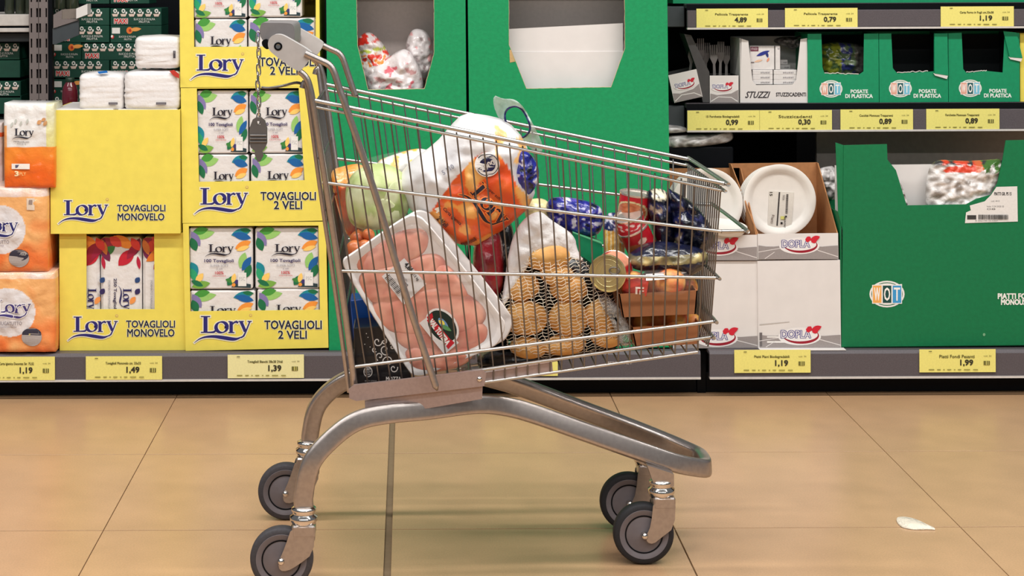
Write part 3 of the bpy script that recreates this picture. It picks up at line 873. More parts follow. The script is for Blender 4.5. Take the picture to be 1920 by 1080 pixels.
Bag('sweets_bag', [(768,60),(780,52),(800,58),(812,80),(814,125),(800,150),(780,160),(768,120),(758,90)], 5.12, 0.05, 'crumpled clear white sweets bag, upper right in the green box window', 'sweets bag', 'sweets bags in the green box', M_foil, cw(3,((228,220,220),(230,170,170),(176,160,160))), amp=.012, freq=28, fold=.35, rings=22, seg=90, seed=2)
Bag('sweets_bag', [(690,128),(720,115),(745,95),(765,90),(785,120),(795,150),(792,185),(700,190),(685,160)], 5.06, 0.045, 'crumpled pink and white sweets bag lying low in the green box window', 'sweets bag', 'sweets bags in the green box', M_foil, cw(8,((230,222,222),(214,110,120),(196,150,150))), amp=.012, freq=30, fold=.35, rings=22, seg=90, seed=3)

# ------------------------------------------------------------------ price labels
TAGY = (236,226,128)
def price_label(x0, y0, x1, y1, Z, name, price, label, pale=False):
    f = Face('price_label', x0, y0, x1, y1, Z, label, 'price label', 'yellow shelf price labels')
    b = MB(); b.box((-f.w/2, 0, 0), (f.w/2, 0.0015, f.h)); b.build('card', ink((234,228,168) if pale else TAGY, 0.35), f.root)
    W, H = x1-x0, y1-y0; p = Print(f, 'printed_text'); K = (84,80,34)
    p.text(name, x0+W*.26, y0+H*.24, x0+W*.72, y0+H*.38, K, 0.015)
    p.text(price, x0+W*.535, y0+H*.45, x0+W*.70, y0+H*.73, (50,48,34), 0.03)
    p.rect(x0+W*.84, y0+H*.50, x0+W*.92, y0+H*.68, (110,106,50)); p.rect(x0+W*.87, y0+H*.5, x0+W*.878, y0+H*.68, TAGY); p.rect(x0+W*.895, y0+H*.5, x0+W*.901, y0+H*.68, TAGY)
    p.text('cod. 34', x0+W*.84, y0+H*.25, x0+W*.94, y0+H*.31, K)
    x = x0+W*.12
    for l in (.08,.05,.02,.06,.02,.05,.09,.07):
        p.rect(x, y0+H*.86, x+W*l*.9, y0+H*.90, (150,144,70)); x += W*(l+.03)
    p.rect(x0+W*.12, y0+H*.07, x0+W*.16, y0+H*.10, K)
    p.build()
ZL = 4.963
price_label(-38,669,103,713,ZL,'Carta Igienica Decorata Str. 75,52','1,19','yellow price label reading 1,19 at the left edge under the kitchen rolls')
price_label(161,668,304,712,ZL,'Tovaglioli Monovelo cm. 33x33','1,49','yellow price label reading 1,49 under the yellow cartons')
price_label(427,665,570,709,ZL,'Tovaglioli Bianchi 38x38 2Veli','1,39','pale yellow price label reading 1,39 next to the trolley frame',True)
price_label(905,661,1046,705,ZL,'Sacchetti Gelo','0,99','yellow price label mostly hidden behind the trolley basket floor')
price_label(1377,656,1520,699,ZL,'Piatti Piani Biodegradabili','1,19','yellow price label reading 1,19 under the white plate cartons')
price_label(1724,655,1867,698,ZL,'Piatti Fondi Pesanti','1,99','yellow price label reading 1,99 under the big green box')
ZT = 5.235
price_label(1306,16,1440,53,ZT,'Pellicola Trasparente','4,89','yellow price label reading 4,89, leftmost on the top shelf edge')
price_label(1472,15,1608,52,ZT,'Pellicola Trasparente','0,79','yellow price label reading 0,79, second on the top shelf edge')
price_label(1764,12,1901,50,ZT,'Carta Forno in Fogli cm.33x38','1,19','yellow price label reading 1,19 at the right end of the top shelf edge')
price_label(1289,207,1424,246,ZT,'15 Forchette Biodegradabili','0,99','yellow price label reading 0,99 under the fork cartons')
price_label(1424.5,206.5,1560,245,ZT,'Stuzzicadenti','0,30','yellow price label reading 0,30 under the toothpick carton')
price_label(1576,205,1712,244,ZT,'Cucchiai Monouso Trasparenti','0,89','yellow price label reading 0,89 under the first two green cutlery cartons')
price_label(1737,204,1874,243,ZT,'Forchette Monouso Trasparenti','0,89','yellow price label reading 0,89 under the last green cutlery carton')
# faint lettering on the rail behind the basket
f = Face('rail_lettering', 1138, 676, 1190, 686, 4.9665, 'small white lettering on the grey rail behind the basket floor', 'lettering')
f.yf = 0.0005
p = Print(f, 'printed_text', 0.0); p.text('PERSONAL P', 1140, 678, 1186, 683, (196,190,186)); p.build()

# ------------------------------------------------------------------ right bay goods
# green carton on the top shelf
f = Face('green_carton', 1262, -70, 1965, 7.5, 5.30, 'green carton standing on the top shelf, only its bottom edge showing', 'carton')
shell(f, 0.3, M_lgreen)
def dopla_logo(p, cx, cy, s, ang=0.0):
    def q(x, y): 
        c, d = math.cos(ang), math.sin(ang); x *= s; y *= s
        return (cx+x*c-y*d, cy+x*d+y*c)
    def E(x, y, rx, ry, c, a0=0, a1=2*math.pi, rot=0):
        X, Y = q(x, y); p.ell(X, Y, rx*s, ry*s, c, 26, ang+rot, a0, a1)
    E(0, 4, 41, 16, (232,228,226)); E(2, 1, 34, 14, (60,58,62)); E(2, -0.5, 34.5, 13.5, (232,228,226))
    P = []
    for k in range(20):
        a = math.radians(160-k*9.5)
        P.append((q(2+34*math.cos(a), 1+14*math.sin(a))+( (1.2+3.8*math.sin(math.pi*k/19))*s,)))
    p.stroke(P, (150,24,44))
    x0, y0 = q(-34, -9); 
    X, Y = q(-7, -1)
    hw, hh = 28*s, 7.2*s
    p.text('DOPLA', X-hw, Y-hh, X+hw, Y+hh, (84,80,140), 0.06, ang); p.text('DOPLA', X-hw, Y-hh, X+hw, Y+hh, (226,222,224), 0.0, ang)
    c = (204,32,52)
    for (a, b_) in (((16,-7),(22,-16)), ((22,-8),(12,-11)), ((22,-8),(42,-16)), ((24,-5),(36,-10))):
        A, B = q(*a), q(*b_); p.leaf(A[0], A[1], B[0], B[1], 4.2*s, c)
def lip_print(f, x0, y0, x1, y1, cx, cy, s):
    p = Print(f); G = (150,142,140); h = y1-y0
    p.poly([(x0,y0+h*.46)]+[(x0+(x1-x0)*k/10, y0+h*(.46+.05*math.sin(k))) for k in range(1,10)]+[(x1,y0+h*.46),(x1,y1),(x0,y1)], G)
    p.stroke([(x0,y0+h*.72,1.2),(x0+(cx-x0)*.5,y0+h*.58,1.2),(cx-30*s,y0+h*.55,1)], (222,216,214)); p.stroke([(x1,y0+h*.90,1.4),((x1+cx)/2,y0+h*.66,1.4),(cx+30*s,y0+h*.55,1)], (222,216,214))
    p.stroke([(x0+12,y1-1,1.2),(x0+30,y0+h*.72,1.2)], (222,216,214))
    dopla_logo(p, cx, cy, s); p.build()
# closed plate cartons on the deck
f = Face('white_plate_carton', 1422, 487, 1577, 651, 5.0, 'closed white plate carton on the deck next to the big green box', 'carton', 'white plate cartons', 0.012)
shell(f, 0.26, M_white)
lip_print(f, 1424, 606, 1576, 650, 1499, 626, 0.98)
p = Print(f, 'clear_tape_mark'); p.poly([(1424,606),(1480,601),(1480,602.5),(1424,608)], (196,190,184)); p.rect(1424,622,1429,648,(110,104,104)); p.rect(1438,629,1470,631.5,(236,232,228)); p.rect(1438,638,1490,641,(236,232,228)); p.build()
f = Face('white_plate_carton', 1262, 489, 1421, 652, 5.005, 'closed white plate carton on the deck, partly behind the trolley front', 'carton', 'white plate cartons', 0.006)
shell(f, 0.26, M_white)
lip_print(f, 1264, 610, 1420, 651, 1343, 630, 0.98)
# sheet of card under them
b = MB(); q0 = at(1424, 652, 4.985); b.box((0, 0, 0), (0.235, 0.2, 0.0015)); tag(b.build('card_sheet', M_white, None, loc=(q0.x, 4.972, ZD+0.0002)), 'thin white card sheet sticking out under the closed plate carton', 'card sheet')
def plate_tray(x0, x1, ylip, ybot, yback, lab, cx, cy, r, lean):
    f = Face('open_plate_carton', x0, ylip, x1, ybot, 5.0, lab, 'carton', 'open plate cartons', lean)
    w, h, t = f.w/2, f.h, 0.003
    D = 0.25; hb = CAMZ-(yback-PY+ROLL*(f.xr-PX))*(5.0+D)/FOC-f.root.location.z
    b = MB(); b.plate([(-w,0),(w,0),(w,h),(-w,h)], (), 0, t); b.build('front_panel', M_white, f.root)
    b = MB()
    for sg in (-1, 1):
        xs = (-w, -w+t) if sg < 0 else (w-t, w)
        pr = [(t,0),(D,0),(D,hb),(D-.02,hb),(t,h)]; FL = -(.034 if cx > 1400 else .008) if sg < 0 else 0.0
        A = [b.vert((xs[0]+FL*y/D*(z/hb), y, z)) for y, z in pr]; B = [b.vert((xs[1]+FL*y/D*(z/hb), y, z)) for y, z in pr]
        for k in range(5): b.face((A[k], B[k], B[(k+1)%5], A[(k+1)%5]))
        b.face(A); b.face(B[::-1])
    b.plate([(-w+t,0),(w-t,0),(w-t,hb),(-w+t-(.034 if cx > 1400 else .008),hb)], (), D-t, D); b.box((-w+t, t, 0), (w-t, D-t, t))
    b.build('body', M_brown, f.root)
    lip_print(f, x0+1, ylip, x1-1, ybot, (x0+x1)/2+2, ylip+20, 0.92)
    # stack of plates leaning inside: each plate an object
    M_pl = mat('white_paper_plate', (236,231,224), 0.4, var=0.02, scale=40, coat=0.3)
    for k in range(7):
        Zp = 5.11+k*0.012
        S = Zp/FOC; rr = r*5.11/FOC
        b = MB(); b.lathe([(0,.012),(rr*.70,.012),(rr*.76,.010),(rr*.84,.002),(rr*.97,-.001),(rr,0),(rr,.002),(rr*.97,.0015),(rr*.84,.005),(rr*.77,.013),(0,.0145)], 56, 'Y')
        c = at(cx-(4*k if k < 4 else 12)*.9, cy+0.5*k, Zp)
        o = b.build('paper_plate', M_pl, None, True, loc=c, sharp=40)
        wd = ['front', 'second', 'third', 'fourth', 'fifth', 'sixth', 'rearmost'][k]
        tag(o, 'white paper plate, %s of the stack in the %s open plate carton' % (wd, 'right' if cx > 1400 else 'left'), 'plate', 'paper plates in open cartons')
    return f
fr = plate_tray(1421,1572,438,486,305,'open brown and white carton of paper plates next to the big green box',1462,376,68,0.012)
fl = plate_tray(1268,1420,441,488,315,'open brown and white carton of paper plates behind the trolley front',1326,382,67,0.008)
# sticker on the front plate stack
f = Face('product_sticker', 1440, 358, 1486, 430, 5.121, 'white product sticker with barcode on the front plate of the right carton', 'sticker', lean=0.07)
b = MB(); b.plate(f.P([(1442,358),(1488,361),(1484,428),(1439,425)]), (), -0.001, 0.0002); b.build('paper', ink((222,216,206), 0.3), f.root)
f.yf = -0.001; p = Print(f, 'printed_text')
p.text('15', 1442,361,1449,366,(70,66,60),.03,1.6); p.poly([(1460,360),(1462.5,360),(1458,423),(1455.5,423)], (50,46,46))
for k in range(16): p.rect(1474-k*.12, 364+k*2.3, 1478-k*.12, 364+k*2.3+1.3, (46,42,44))
p.rect(1463,405,1471,411,(216,212,120)); p.rect(1463,416,1467,420,(40,38,40)); p.rect(1472,404,1475,407,(40,38,40)); p.text('MADE IN ITALY',1460,414,1482,417,(60,56,56),0.02,1.6)
p.text('Piatti', 1440,408,1456,413,(90,70,60),.0,1.7); p.text('5026', 1464,368,1474,372,(90,86,86),0,1.6); p.build()
# wrapped plates lying flat, poking out of the left carton
b = MB(); rr = 0.062
b.lathe([(0,-.012),(rr*.8,-.012),(rr,.002),(rr,.010),(rr*.97,.011),(rr*.7,.004),(0,.004)], 48)
o = b.build('wrapped_saucer_stack', mat('white_paper_plate', (236,231,224)), None, True, loc=at(1362, 430, 4.99)+Vector((0,0.03,0)), sharp=40)
o.rotation_euler = (0.12, 0.10, 0); tag(o, 'white plate lying flat across the front of the left open plate carton', 'plate')
# dark carton with flat white packs under shelf two
f = Face('black_carton', 1250, 276, 1376, 486, 5.262, 'black carton behind the open plate cartons carrying flat white packs', 'carton')
b = MB(); b.box((-f.w/2, 0, 0), (f.w/2, 0.3, f.h), .003); b.build('body', M_dark, f.root)
def cwhite(sv):
    return lambda px, py: lerp((228,224,222),(150,144,142), abs(noise.noise(Vector((px*.06, py*.15, sv))))*1.8)
Bag('flat_white_pack', [(1236,255),(1300,252),(1352,249),(1362,244),(1374,246),(1376,265),(1340,272),(1290,277),(1240,279)], 5.285, .035, 'flat cellophane-wrapped white pack under the lower raised shelf', 'plate pack', None, M_foil, cwhite(1), amp=.006, freq=40, fold=.2, seed=5)
Bag('flat_white_pack', [(1236,232),(1286,236),(1292,248),(1250,250),(1236,250)], 5.285, .03, 'small white wrapped pack just below the 0,99 price label at its left', 'plate pack', None, M_foil, cwhite(2), amp=.004, freq=40, seed=6)
# clear bag between cartons and the big green box
Bag('clear_cutlery_bag', [(1531,318),(1548,312),(1566,310),(1570,345),(1562,376),(1550,374),(1540,350),(1531,338)], 5.30, .03, 'crumpled clear bag between the plate cartons and the big green box', 'plastic bag', None, M_foil, cwhite(4), amp=.012, freq=50, fold=.4, seed=7)

# big green box
f = Face('large_green_carton', 1578, 268, 1990, 651, 5.0, 'large dark green carton with a torn open top at the right edge', 'carton', None, 0.012)
outer = f.P([(1578,651),(1990,647),(1982,262),(1886,264),(1880,300),(1870,345),(1858,366),(1830,374),(1812,384),(1700,386),(1680,320),(1664,300),(1663,271),(1582,273)])
hh = f.h; f.h = hh*0.66; shell(f, 0.30, M_wot, 0.004, top=False, front=outer); f.h = hh
b = MB(); b.plate(f.P([(1567,268),(1582,273),(1582,440),(1572,400)]), (), 0.002, 0.005); b.build('side_flap', M_wot, f.root)
b = MB(); w = f.w/2; b.box((-w+.005, .075, .005), (w-.005, .079, f.h*0.88)); b.build('liner', M_white, f.root)
def wot_logo(p, cx, cy, s, dull=0):
    p.ell(cx, cy, 33*s, 25*s, (232,230,226)); p.ell(cx, cy, 29.5*s, 22*s, (0,100,66) if not dull else (0,128,86))
    p.ell(cx, cy, 28*s, 20.5*s, (232,230,226))
    cols = [(238,170,90),(20,70,66),(60,150,205)] if not dull else [(224,160,140),(30,90,96),(120,190,215)]
    for k, ch in enumerate('WOT'):
        x = cx+(k-1)*18.5*s
        p.poly([(x-9.5*s,cy-19*s+(1-k%2)*2*s),(x+9.5*s,cy-19*s+(k%2)*0),(x+9.5*s,cy+18*s),(x-9.5*s,cy+18*s-(k%2)*1)], (236,234,230))
        p.rect(x-8*s, cy-16*s, x+8*s, cy+16.5*s, cols[k])
        p.text(ch, x-5.5*s, cy-12*s, x+5.5*s, cy+12*s, (244,240,234), 0.012)
p = Print(f, 'printed_logo'); wot_logo(p, 1663, 552, 1.0); p.build(); p = Print(f, 'printed_text')
p.text('PIATTI FONDI', 1871, 551, 1945, 561, (236,236,230), .04); p.text('MONOUSO', 1877, 562, 1932, 572, (236,236,230), .04)
p.build(); p = Print(f, 'scuff'); p.ell(1845,628,2.5,3,(120,170,130),8); p.build()
# shipping sticker
p = Print(f, 'shipping_sticker', 0.0014)
p.poly([(1818,386),(1846,378),(1858,366),(1868,351),(1907,350),(1908,416),(1809,419),(1811,399),(1820,395)], (226,222,218))
p.text('PIATTI GR. PS 15', 1864,361,1896,367,(60,58,60),.03); p.text('cod. 4410', 1858,376,1874,379,(110,108,108)); p.text('lotto 1124 2020 55', 1850,386,1882,389,(110,108,108)); p.text('08', 1850,391,1866,394,(120,118,118))
p.rect(1813,404,1830,412,(60,58,58)); x = 1834
while x < 1890:
    wv = random.choice((.7,1.2,1.8)); p.rect(x, 403, x+wv, 412, (50,48,50)); x += wv+random.choice((.7,1.1))
p.text('8 002190 551207', 1828,413,1870,415.5,(90,88,88)); p.build()
def csil(px, py):
    n = noise.noise(Vector((px*.08, py*.08, 3)))
    if py < 322 and px > 1765 and n > -.2: return (214,70,44) if px < 1825 else (206,100,60) if px < 1838 else (70,110,50)
    if py < 308: return (60,58,58)
    return lerp((232,228,226),(150,142,136),max(0,abs(noise.noise(Vector((px*.055,py*.07,9))))*2.6-.35))
Bag('plate_bag', [(1735,352),(1742,310),(1760,298),(1800,302),(1850,300),(1885,296),(1884,345),(1850,392),(1790,400),(1735,396)], 5.035, .03, 'cellophane bag of white plates with a red seal inside the large green carton', 'plate pack', None, M_foil, csil, amp=.010, freq=40, fold=.35, rings=26, seg=110, seed=9)
Bag('plate_bag', [(1666,312),(1680,322),(1690,345),(1706,392),(1688,392),(1672,350)], 5.03, .016, 'thin clear bag edge at the left inside the large green carton', 'plate pack', None, M_foil, cwhite(11), amp=.008, freq=50, fold=.3, seed=10)

# shelf two goods ------------------------------------------------------------
def fork(x, ytop, ybot, Z, ang, lab):
    o = empty('plastic_fork', at(x, ybot, Z), lab, 'fork', 'clear plastic forks', (0, ang, 0))
    S = Z/FOC; h = (ybot-ytop)*S; w = 0.011; m = mat('frosted_clear_plastic', (112,108,106), 0.25, alpha=0.85, coat=0.3)
    b = MB()
    b.plate([(-.0045,0),(.0045,0),(.0035,h*.45),(w,h*.62),(w,h*.72),(-w,h*.72),(-w,h*.62),(-.0035,h*.45)], (), 0, .002); b.build('handle', m, o)
    for k in range(4):
        x0 = -w+k*2*w/4; b = MB(); b.plate([(x0+.0006,h*.715),(x0+w/2-.0008,h*.715),(x0+w/2-.0016,h),(x0+.0016,h)], (), 0, .002); b.build('tine', m, o)
def fork_box(rect, lean, lab, cx, cy, s):
    f = Face('fork_carton', *rect, 5.27, lab, 'carton', 'white fork cartons', lean)
    w, h = f.w/2, f.h
    shell(f, 0.12, mat('slate_carton', (70,68,68), 0.6), .002, top=False, front_mat=M_white)
    x0, y0, x1, y1 = rect; p = Print(f); G = (150,142,140)
    th = -f.th
    def R(x, y):
        dx, dy = x-(x0+x1)/2, y-y1; c, d = math.cos(th), math.sin(th); return ((x0+x1)/2+dx*c+dy*d, y1-dx*d+dy*c)
    H = y1-y0
    p.poly([R(x0+1,y0+H*.66), R(x0+14,y0+H*.72), R(x1-14,y0+H*.66), R(x1-1,y0+H*.52), R(x1-1,y1-.5), R(x0+1,y1-.5)], G)
    p.stroke([R(x0+2,y0+H*.95)+(1.6,), R(x0+16,y0+H*.78)+(1.6,), R(x1-14,y0+H*.80)+(1.6,), R(x1-2,y0+H*.95)+(1.6,)], (224,220,216))
    X, Y = R(cx, cy); dopla_logo(p, X, Y, s, -th); p.build()
fork_box((1264,141,1318,194), 0.22, 'white fork carton leaning to the left, beside the green display box', 1290, 164, .5)
fork_box((1331,141,1385,192), 0.004, 'white fork carton standing straight, next to the toothpick carton', 1354, 162, .5)
for k, (x, yt, yb, a) in enumerate([(1292,80,150,0.12),(1314,72,150,0.0),(1322,80,150,.05)]): fork(x, yt, yb, 5.30+.012*k, a, 'clear plastic fork standing in the leaning fork carton, %s' % ['leftmost','middle','rightmost'][k])
for k, (x, yt, yb, a) in enumerate([(1340,84,150,-.03),(1350,78,150,.03),(1362,86,150,.0)]): fork(x, yt, yb, 5.30+.012*k, a, 'clear plastic fork standing in the upright fork carton, %s' % ['leftmost','middle','rightmost'][k])
def fp(l, Z): return [(q.x, q.z) for q in [at(x, y, Z) for x, y in l]]
b = MB(); L = fp([(1283,64),(1296,66),(1330,135),(1330,192),(1318,192),(1306,128)], 5.272); cx = sum(q[0] for q in L)/len(L); zb_ = min(q[1] for q in L)
b.plate([(q[0]-cx, q[1]-zb_) for q in L], (), 0, .10); tag(b.build('carton_divider', mat('slate_carton', (70,68,68), 0.6), None, loc=(cx, 5.272, zb_)), 'dark grey slanted carton flap between the two fork cartons', 'carton flap')
# toothpick carton
f = Face('toothpick_carton', 1388, 70, 1516, 191, 5.265, 'white open toothpick carton reading STUZZI', 'carton')
out = f.P([(1388,191),(1516,191),(1513,70),(1501,72),(1498,100),(1493,148),(1486,157),(1418,158),(1411,150),(1403,75),(1390,71)])
shell(f, 0.16, M_white, .002, top=False, front=out)
p = Print(f); p.text('STUZZI', 1399,170,1442,182,(52,50,56),.015,0,.35); p.text('STUZZICADENTI', 1455,172,1511,179,(52,50,56),.02); p.build()
def tooth_box(x0, y0, x1, y1, Z, lab, art=None):
    f = Face('toothpick_box', x0, y0, x1, y1, Z, lab, 'box', 'toothpick boxes')
    b = MB(); b.box((-f.w/2, 0, 0), (f.w/2, .05, f.h), .001); b.build('body', mat('white_glossy_card', (224,220,218), .35), f.root)
    p = Print(f)
    if art:
        p.rect(x0+1,y0+1.5,x0+16,y0+10,(110,50,70)); p.text('STUZZI',x0+2.5,y0+3.5,x0+14,y0+7.5,(230,220,220)); p.leaf(x0+12,y0+19,x1-9,y0+9,2.6,(40,50,140)); p.leaf(x1-16,y0+10,x1-12,y0+22,2,(40,50,120)); p.leaf(x0+8,y0+30,x0+24,y0+26,1.6,(230,190,160)); p.leaf(x1-14,y0+30,x1-10,y0+22,1.6,(230,150,120)); p.rect(x0+2,y0+30,x0+8,y0+32,(120,110,110))
    else: p.text('stuzzi', x0+(x1-x0)*.4, y0+3, x0+(x1-x0)*.85, y0+6.5, (120,116,124))
    p.build()
ph = 158-131
for c, (x0, x1, w) in enumerate(((1411,1449,'left'),(1451,1494,'right'))):
    for k in range(3): tooth_box(x0, 131+k*9.2, x1, 140+k*9.2, 5.275, 'flat white toothpick box, %s in the %s pile of the toothpick carton' % (['top','second','third'][k], w))
    tooth_box(x0, 158.6, x1, 189, 5.275, 'white toothpick boxes at the bottom of the %s pile, hidden by the carton front' % w)
tooth_box(1406, 86, 1452, 130.5, 5.28, 'white toothpick box with blue bird picture standing in the carton', 1)
tooth_box(1454, 86, 1463, 130.5, 5.278, 'narrow end of a toothpick box standing beside the bird picture box')
tooth_box(1463, 112, 1477, 121, 5.34, 'small grey toothpick box lying at the back of the carton, upper one'); tooth_box(1463, 121.5, 1482, 131, 5.34, 'small grey toothpick box lying at the back of the carton, lower one')
Bag('clear_cutlery_bag', [(1448,74),(1470,68),(1495,70),(1508,62),(1510,78),(1490,94),(1475,88),(1455,82)], 5.36, .02, 'dull clear plastic bag hanging above the toothpick carton', 'plastic bag', None, vmat('dull_film', .3, .4, 80), lambda px, py: lerp((70,68,68),(140,136,134), abs(noise.noise(Vector((px*.1,py*.1,1))))*2), amp=.01, freq=60, fold=.3)
# green cutlery cartons
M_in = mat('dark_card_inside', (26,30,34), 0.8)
def cutlery(x0, x1, hole, lcx, tx, lab, flap=None, dull=1):
    f = Face('green_cutlery_carton', x0, 61, x1, 190, 5.26, lab, 'carton', 'green cutlery cartons', 0.006)
    w, h = f.w/2, f.h
    L = f.P(hole); out = [(-w,0),(w,0),(w,h)]+[(q[0], q[1]) for q in L[::-1]]+[(-w,h)]
    shell(f, 0.18, M_lgreen, .002, top=False, front=out)
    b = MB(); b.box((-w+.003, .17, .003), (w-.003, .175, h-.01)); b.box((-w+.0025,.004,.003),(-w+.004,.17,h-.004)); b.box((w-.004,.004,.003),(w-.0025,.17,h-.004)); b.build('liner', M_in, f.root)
    e = MB(); B0, B1 = f.uv(hole[2][0], hole[2][1]), f.uv(hole[-3][0], hole[-3][1])
    path = []
    for k in range(26):
        t = k/25; q = Vector((B0[0]+(B1[0]-B0[0])*t, .001, B0[1]+(B1[1]-B0[1])*t)); q.z += .002+noise.noise(Vector((t*9, x0, 0)))*.004; path.append(q)
    e.tube(path, .0014, 5); e.build('torn_edge', mat('torn_white_card', (206,202,194), .8), f.root)
    p = Print(f, 'printed_logo'); wot_logo(p, lcx, 164.5, .65, dull); p.build(); p = Print(f, 'printed_text')
    p.text('POSATE', tx+10, 166, tx+42, 172.5, (226,236,228), .04); p.text('DI PLASTICA', tx, 174.5, tx+51, 181.5, (226,236,228), .04); p.build()
    if flap:
        b = MB(); b.plate(f.P(flap), (), -.006, -.003); b.build('torn_flap', M_lgreen, f.root)
        q = f.P(flap); b = MB(); b.plate([(q[-1][0]-.003, q[-1][1]+.001), (q[-2][0], q[-2][1]+.002), (q[-2][0]-.004, q[-2][1]-.010), (q[-1][0]+.002, q[-1][1]-.006)], (), -.005, -.0025); b.build('torn_card', M_white, f.root)
    return f
cutlery(1515,1648,[(1540,61),(1542,124),(1546,136),(1610,138),(1619,132),(1620,61)],1558,1585,'green cutlery carton with a coloured bag showing, leftmost of the three')
cutlery(1649,1778,[(1671,61),(1674,126),(1682,136),(1740,133),(1751,132),(1751,61)],1688,1713,'green cutlery carton with a folded right flap, middle of the three',[(1751,61),(1775,62),(1777,140),(1751,136)])
cutlery(1779,1912,[(1803,60),(1806,128),(1812,136),(1850,132),(1880,135),(1884,60)],1819,1845,'green cutlery carton with a torn hanging flap, rightmost of the three',[(1880,57),(1905,60),(1916,108),(1892,106)])
def ccol(px, py):
    n = noise.noise(Vector((px*.09, py*.1, 1)))
    if px < 1572: return (120,128,40) if n > -.1 else (60,84,46)
    if px < 1598: return (50,58,110) if n > -.05 else (86,104,74)
    return lerp((104,104,96),(50,52,50),abs(n)*2)
Bag('cutlery_bag', [(1528,86),(1560,78),(1595,80),(1628,86),(1630,144),(1580,148),(1528,146)], 5.35, .04, 'yellow, blue and grey cutlery bag inside the leftmost green cutlery carton', 'plastic bag', None, M_foil, ccol, amp=.008, freq=50, fold=.3)
f = Face('yellow_carton', 1913, 62, 1975, 190, 5.27, 'sliver of a yellow carton at the right edge of the lower raised shelf', 'carton'); shell(f, .15, M_yellow, .002)

# ------------------------------------------------------------------ scrap on the floor
b = MB(); o_ = at(1713, 978, 3.83); N = 12
pts = [(-.034,.004),(-.02,-.004),(.0,-.006),(.022,-.005),(.036,-.008),(.024,.012),(.006,.03),(-.014,.036),(-.03,.03)]
top = [b.vert((x, y*2, .0035+.002*noise.noise(Vector((x*60,y*60,0))))) for x, y in chaikin(pts, 2)]
bot = [b.vert((x*1.02, y*2.04, .0004)) for x, y in chaikin(pts, 2)]
b.face(top)
for k in range(len(top)): b.face((bot[k], bot[(k+1)%len(top)], top[(k+1)%len(top)], top[k]))
tag(b.build('paper_scrap', mat('white_tissue', (236,226,208), .7, bump=.5, bscale=120), None, True, loc=(o_.x, 3.80, 0.0005)), 'small torn white paper scrap lying on the beige floor', 'paper scrap')

# ================================================================== shopping trolley
cart = empty('shopping_trolley', (0.10, 3.68, 0.0), 'chrome wire shopping trolley full of groceries standing on the beige floor', 'shopping trolley')
cl = rel(cart); CO = Vector(cart.location)
def child(mb, name, m, parent=None, smooth=True, sharp=75):
    return mb.build(name, m, parent or cart, smooth, sharp=sharp)
# near side corners (pixel, distance); far side mirrors them at its own distance
def near(x, y, Z): return cl(x, y, Z)
def far(x, y, Zn, Zf, dx=0.0):
    p = cl(x, y, Zn); return Vector((p.x+dx, Zf-CO.y, p.z))
ZNT, ZNB, ZFT, ZFB = 3.43, 3.50, 3.92, 3.86
def nz(px, s):       # distance of the near side: s = 0 top, 1 bottom
    t = (px-583)/775.0
    return (ZNT+0.05*t)*(1-s)+(ZNB+0.03*t)*s
def fz(px, s):
    t = (px-583)/775.0
    return (ZFT+0.02*t)*(1-s)+(ZFB+0.0*t)*s
# long rods of the side, in pixels on the near side: (x0,y0) rear, (x1,y1) front, s height parameter
RODS = [((583,187),(1357,344),0.0,0.0042), ((586,199),(1352,357),0.02,0.0030), ((604,342),(1352,434),0.28,0.0032),
        ((634,508),(1342,521),0.60,0.0032), ((662,688),(1337,603),0.92,0.0034), ((671,727),(1332,632),1.0,0.0034)]
sides = {}
for which in ('near', 'far'):
    mb = MB()
    for (a, b_, s_, r) in RODS:
        if which == 'near': p0, p1 = near(a[0], a[1], nz(a[0], s_)), near(b_[0], b_[1], nz(b_[0], s_))
        else: p0, p1 = far(a[0], a[1], nz(a[0], s_), fz(a[0], s_)), far(b_[0], b_[1], nz(b_[0], s_), fz(b_[0], s_))
        mid = [p0.lerp(p1, k/8) for k in range(9)]
        mb.tube(mid, r, 8)
    sides[which] = child(mb, 'basket_side', M_rail)
# vertical wires: bilinear between top rod and bottom rod, then under the floor of the basket
def wire_pt(t, s_, which):
    T0, T1, B0, B1 = (583,192), (1352,350), (670,730), (1330,636)
    a = (T0[0]+(T1[0]-T0[0])*t, T0[1]+(T1[1]-T0[1])*t); b_ = (B0[0]+(B1[0]-B0[0])*t, B0[1]+(B1[1]-B0[1])*t)
    x, y = a[0]+(b_[0]-a[0])*s_, a[1]+(b_[1]-a[1])*s_
    if which == 'near': return near(x, y, nz(x, s_)+0.003)
    return far(x, y, nz(x, s_)+0.003, fz(x, s_)-0.003)
NW = 31
for which in ('near', 'far'):
    for i in range(1, NW):
        t = i/NW
        path = [wire_pt(t, k/6, which) for k in range(7)]
        q = path[-1].copy(); q.z -= 0.020; q.y += 0.004 if which == 'near' else -0.004
        path.append(q)
        mb = MB(); mb.tube(path, 0.0017, 6); child(mb, 'wire', M_wire, sides[which])
# basket floor: cross wires and long wires
mb = MB()
fl_ = []
for i in range(1, NW):
    t = i/NW; A = wire_pt(t, 1, 'near'); B = wire_pt(t, 1, 'far'); A.z -= .020; B.z -= .020; A.y += .004; B.y -= .004
    fl_.append((A, B))
def floor_pt(i, u): return fl_[i][0].lerp(fl_[i][1], u)
for u in (0.0, 0.5, 1.0): mb.tube([floor_pt(0, u)+Vector((0,0,-.0025)), floor_pt(NW-2, u)+Vector((0,0,-.0025))], 0.0030, 8)
bf = child(mb, 'basket_floor', M_rail)
for i in range(NW-1):
    mb = MB(); mb.tube([fl_[i][0], fl_[i][1]], 0.0017, 6); child(mb, 'wire', M_wire, bf)
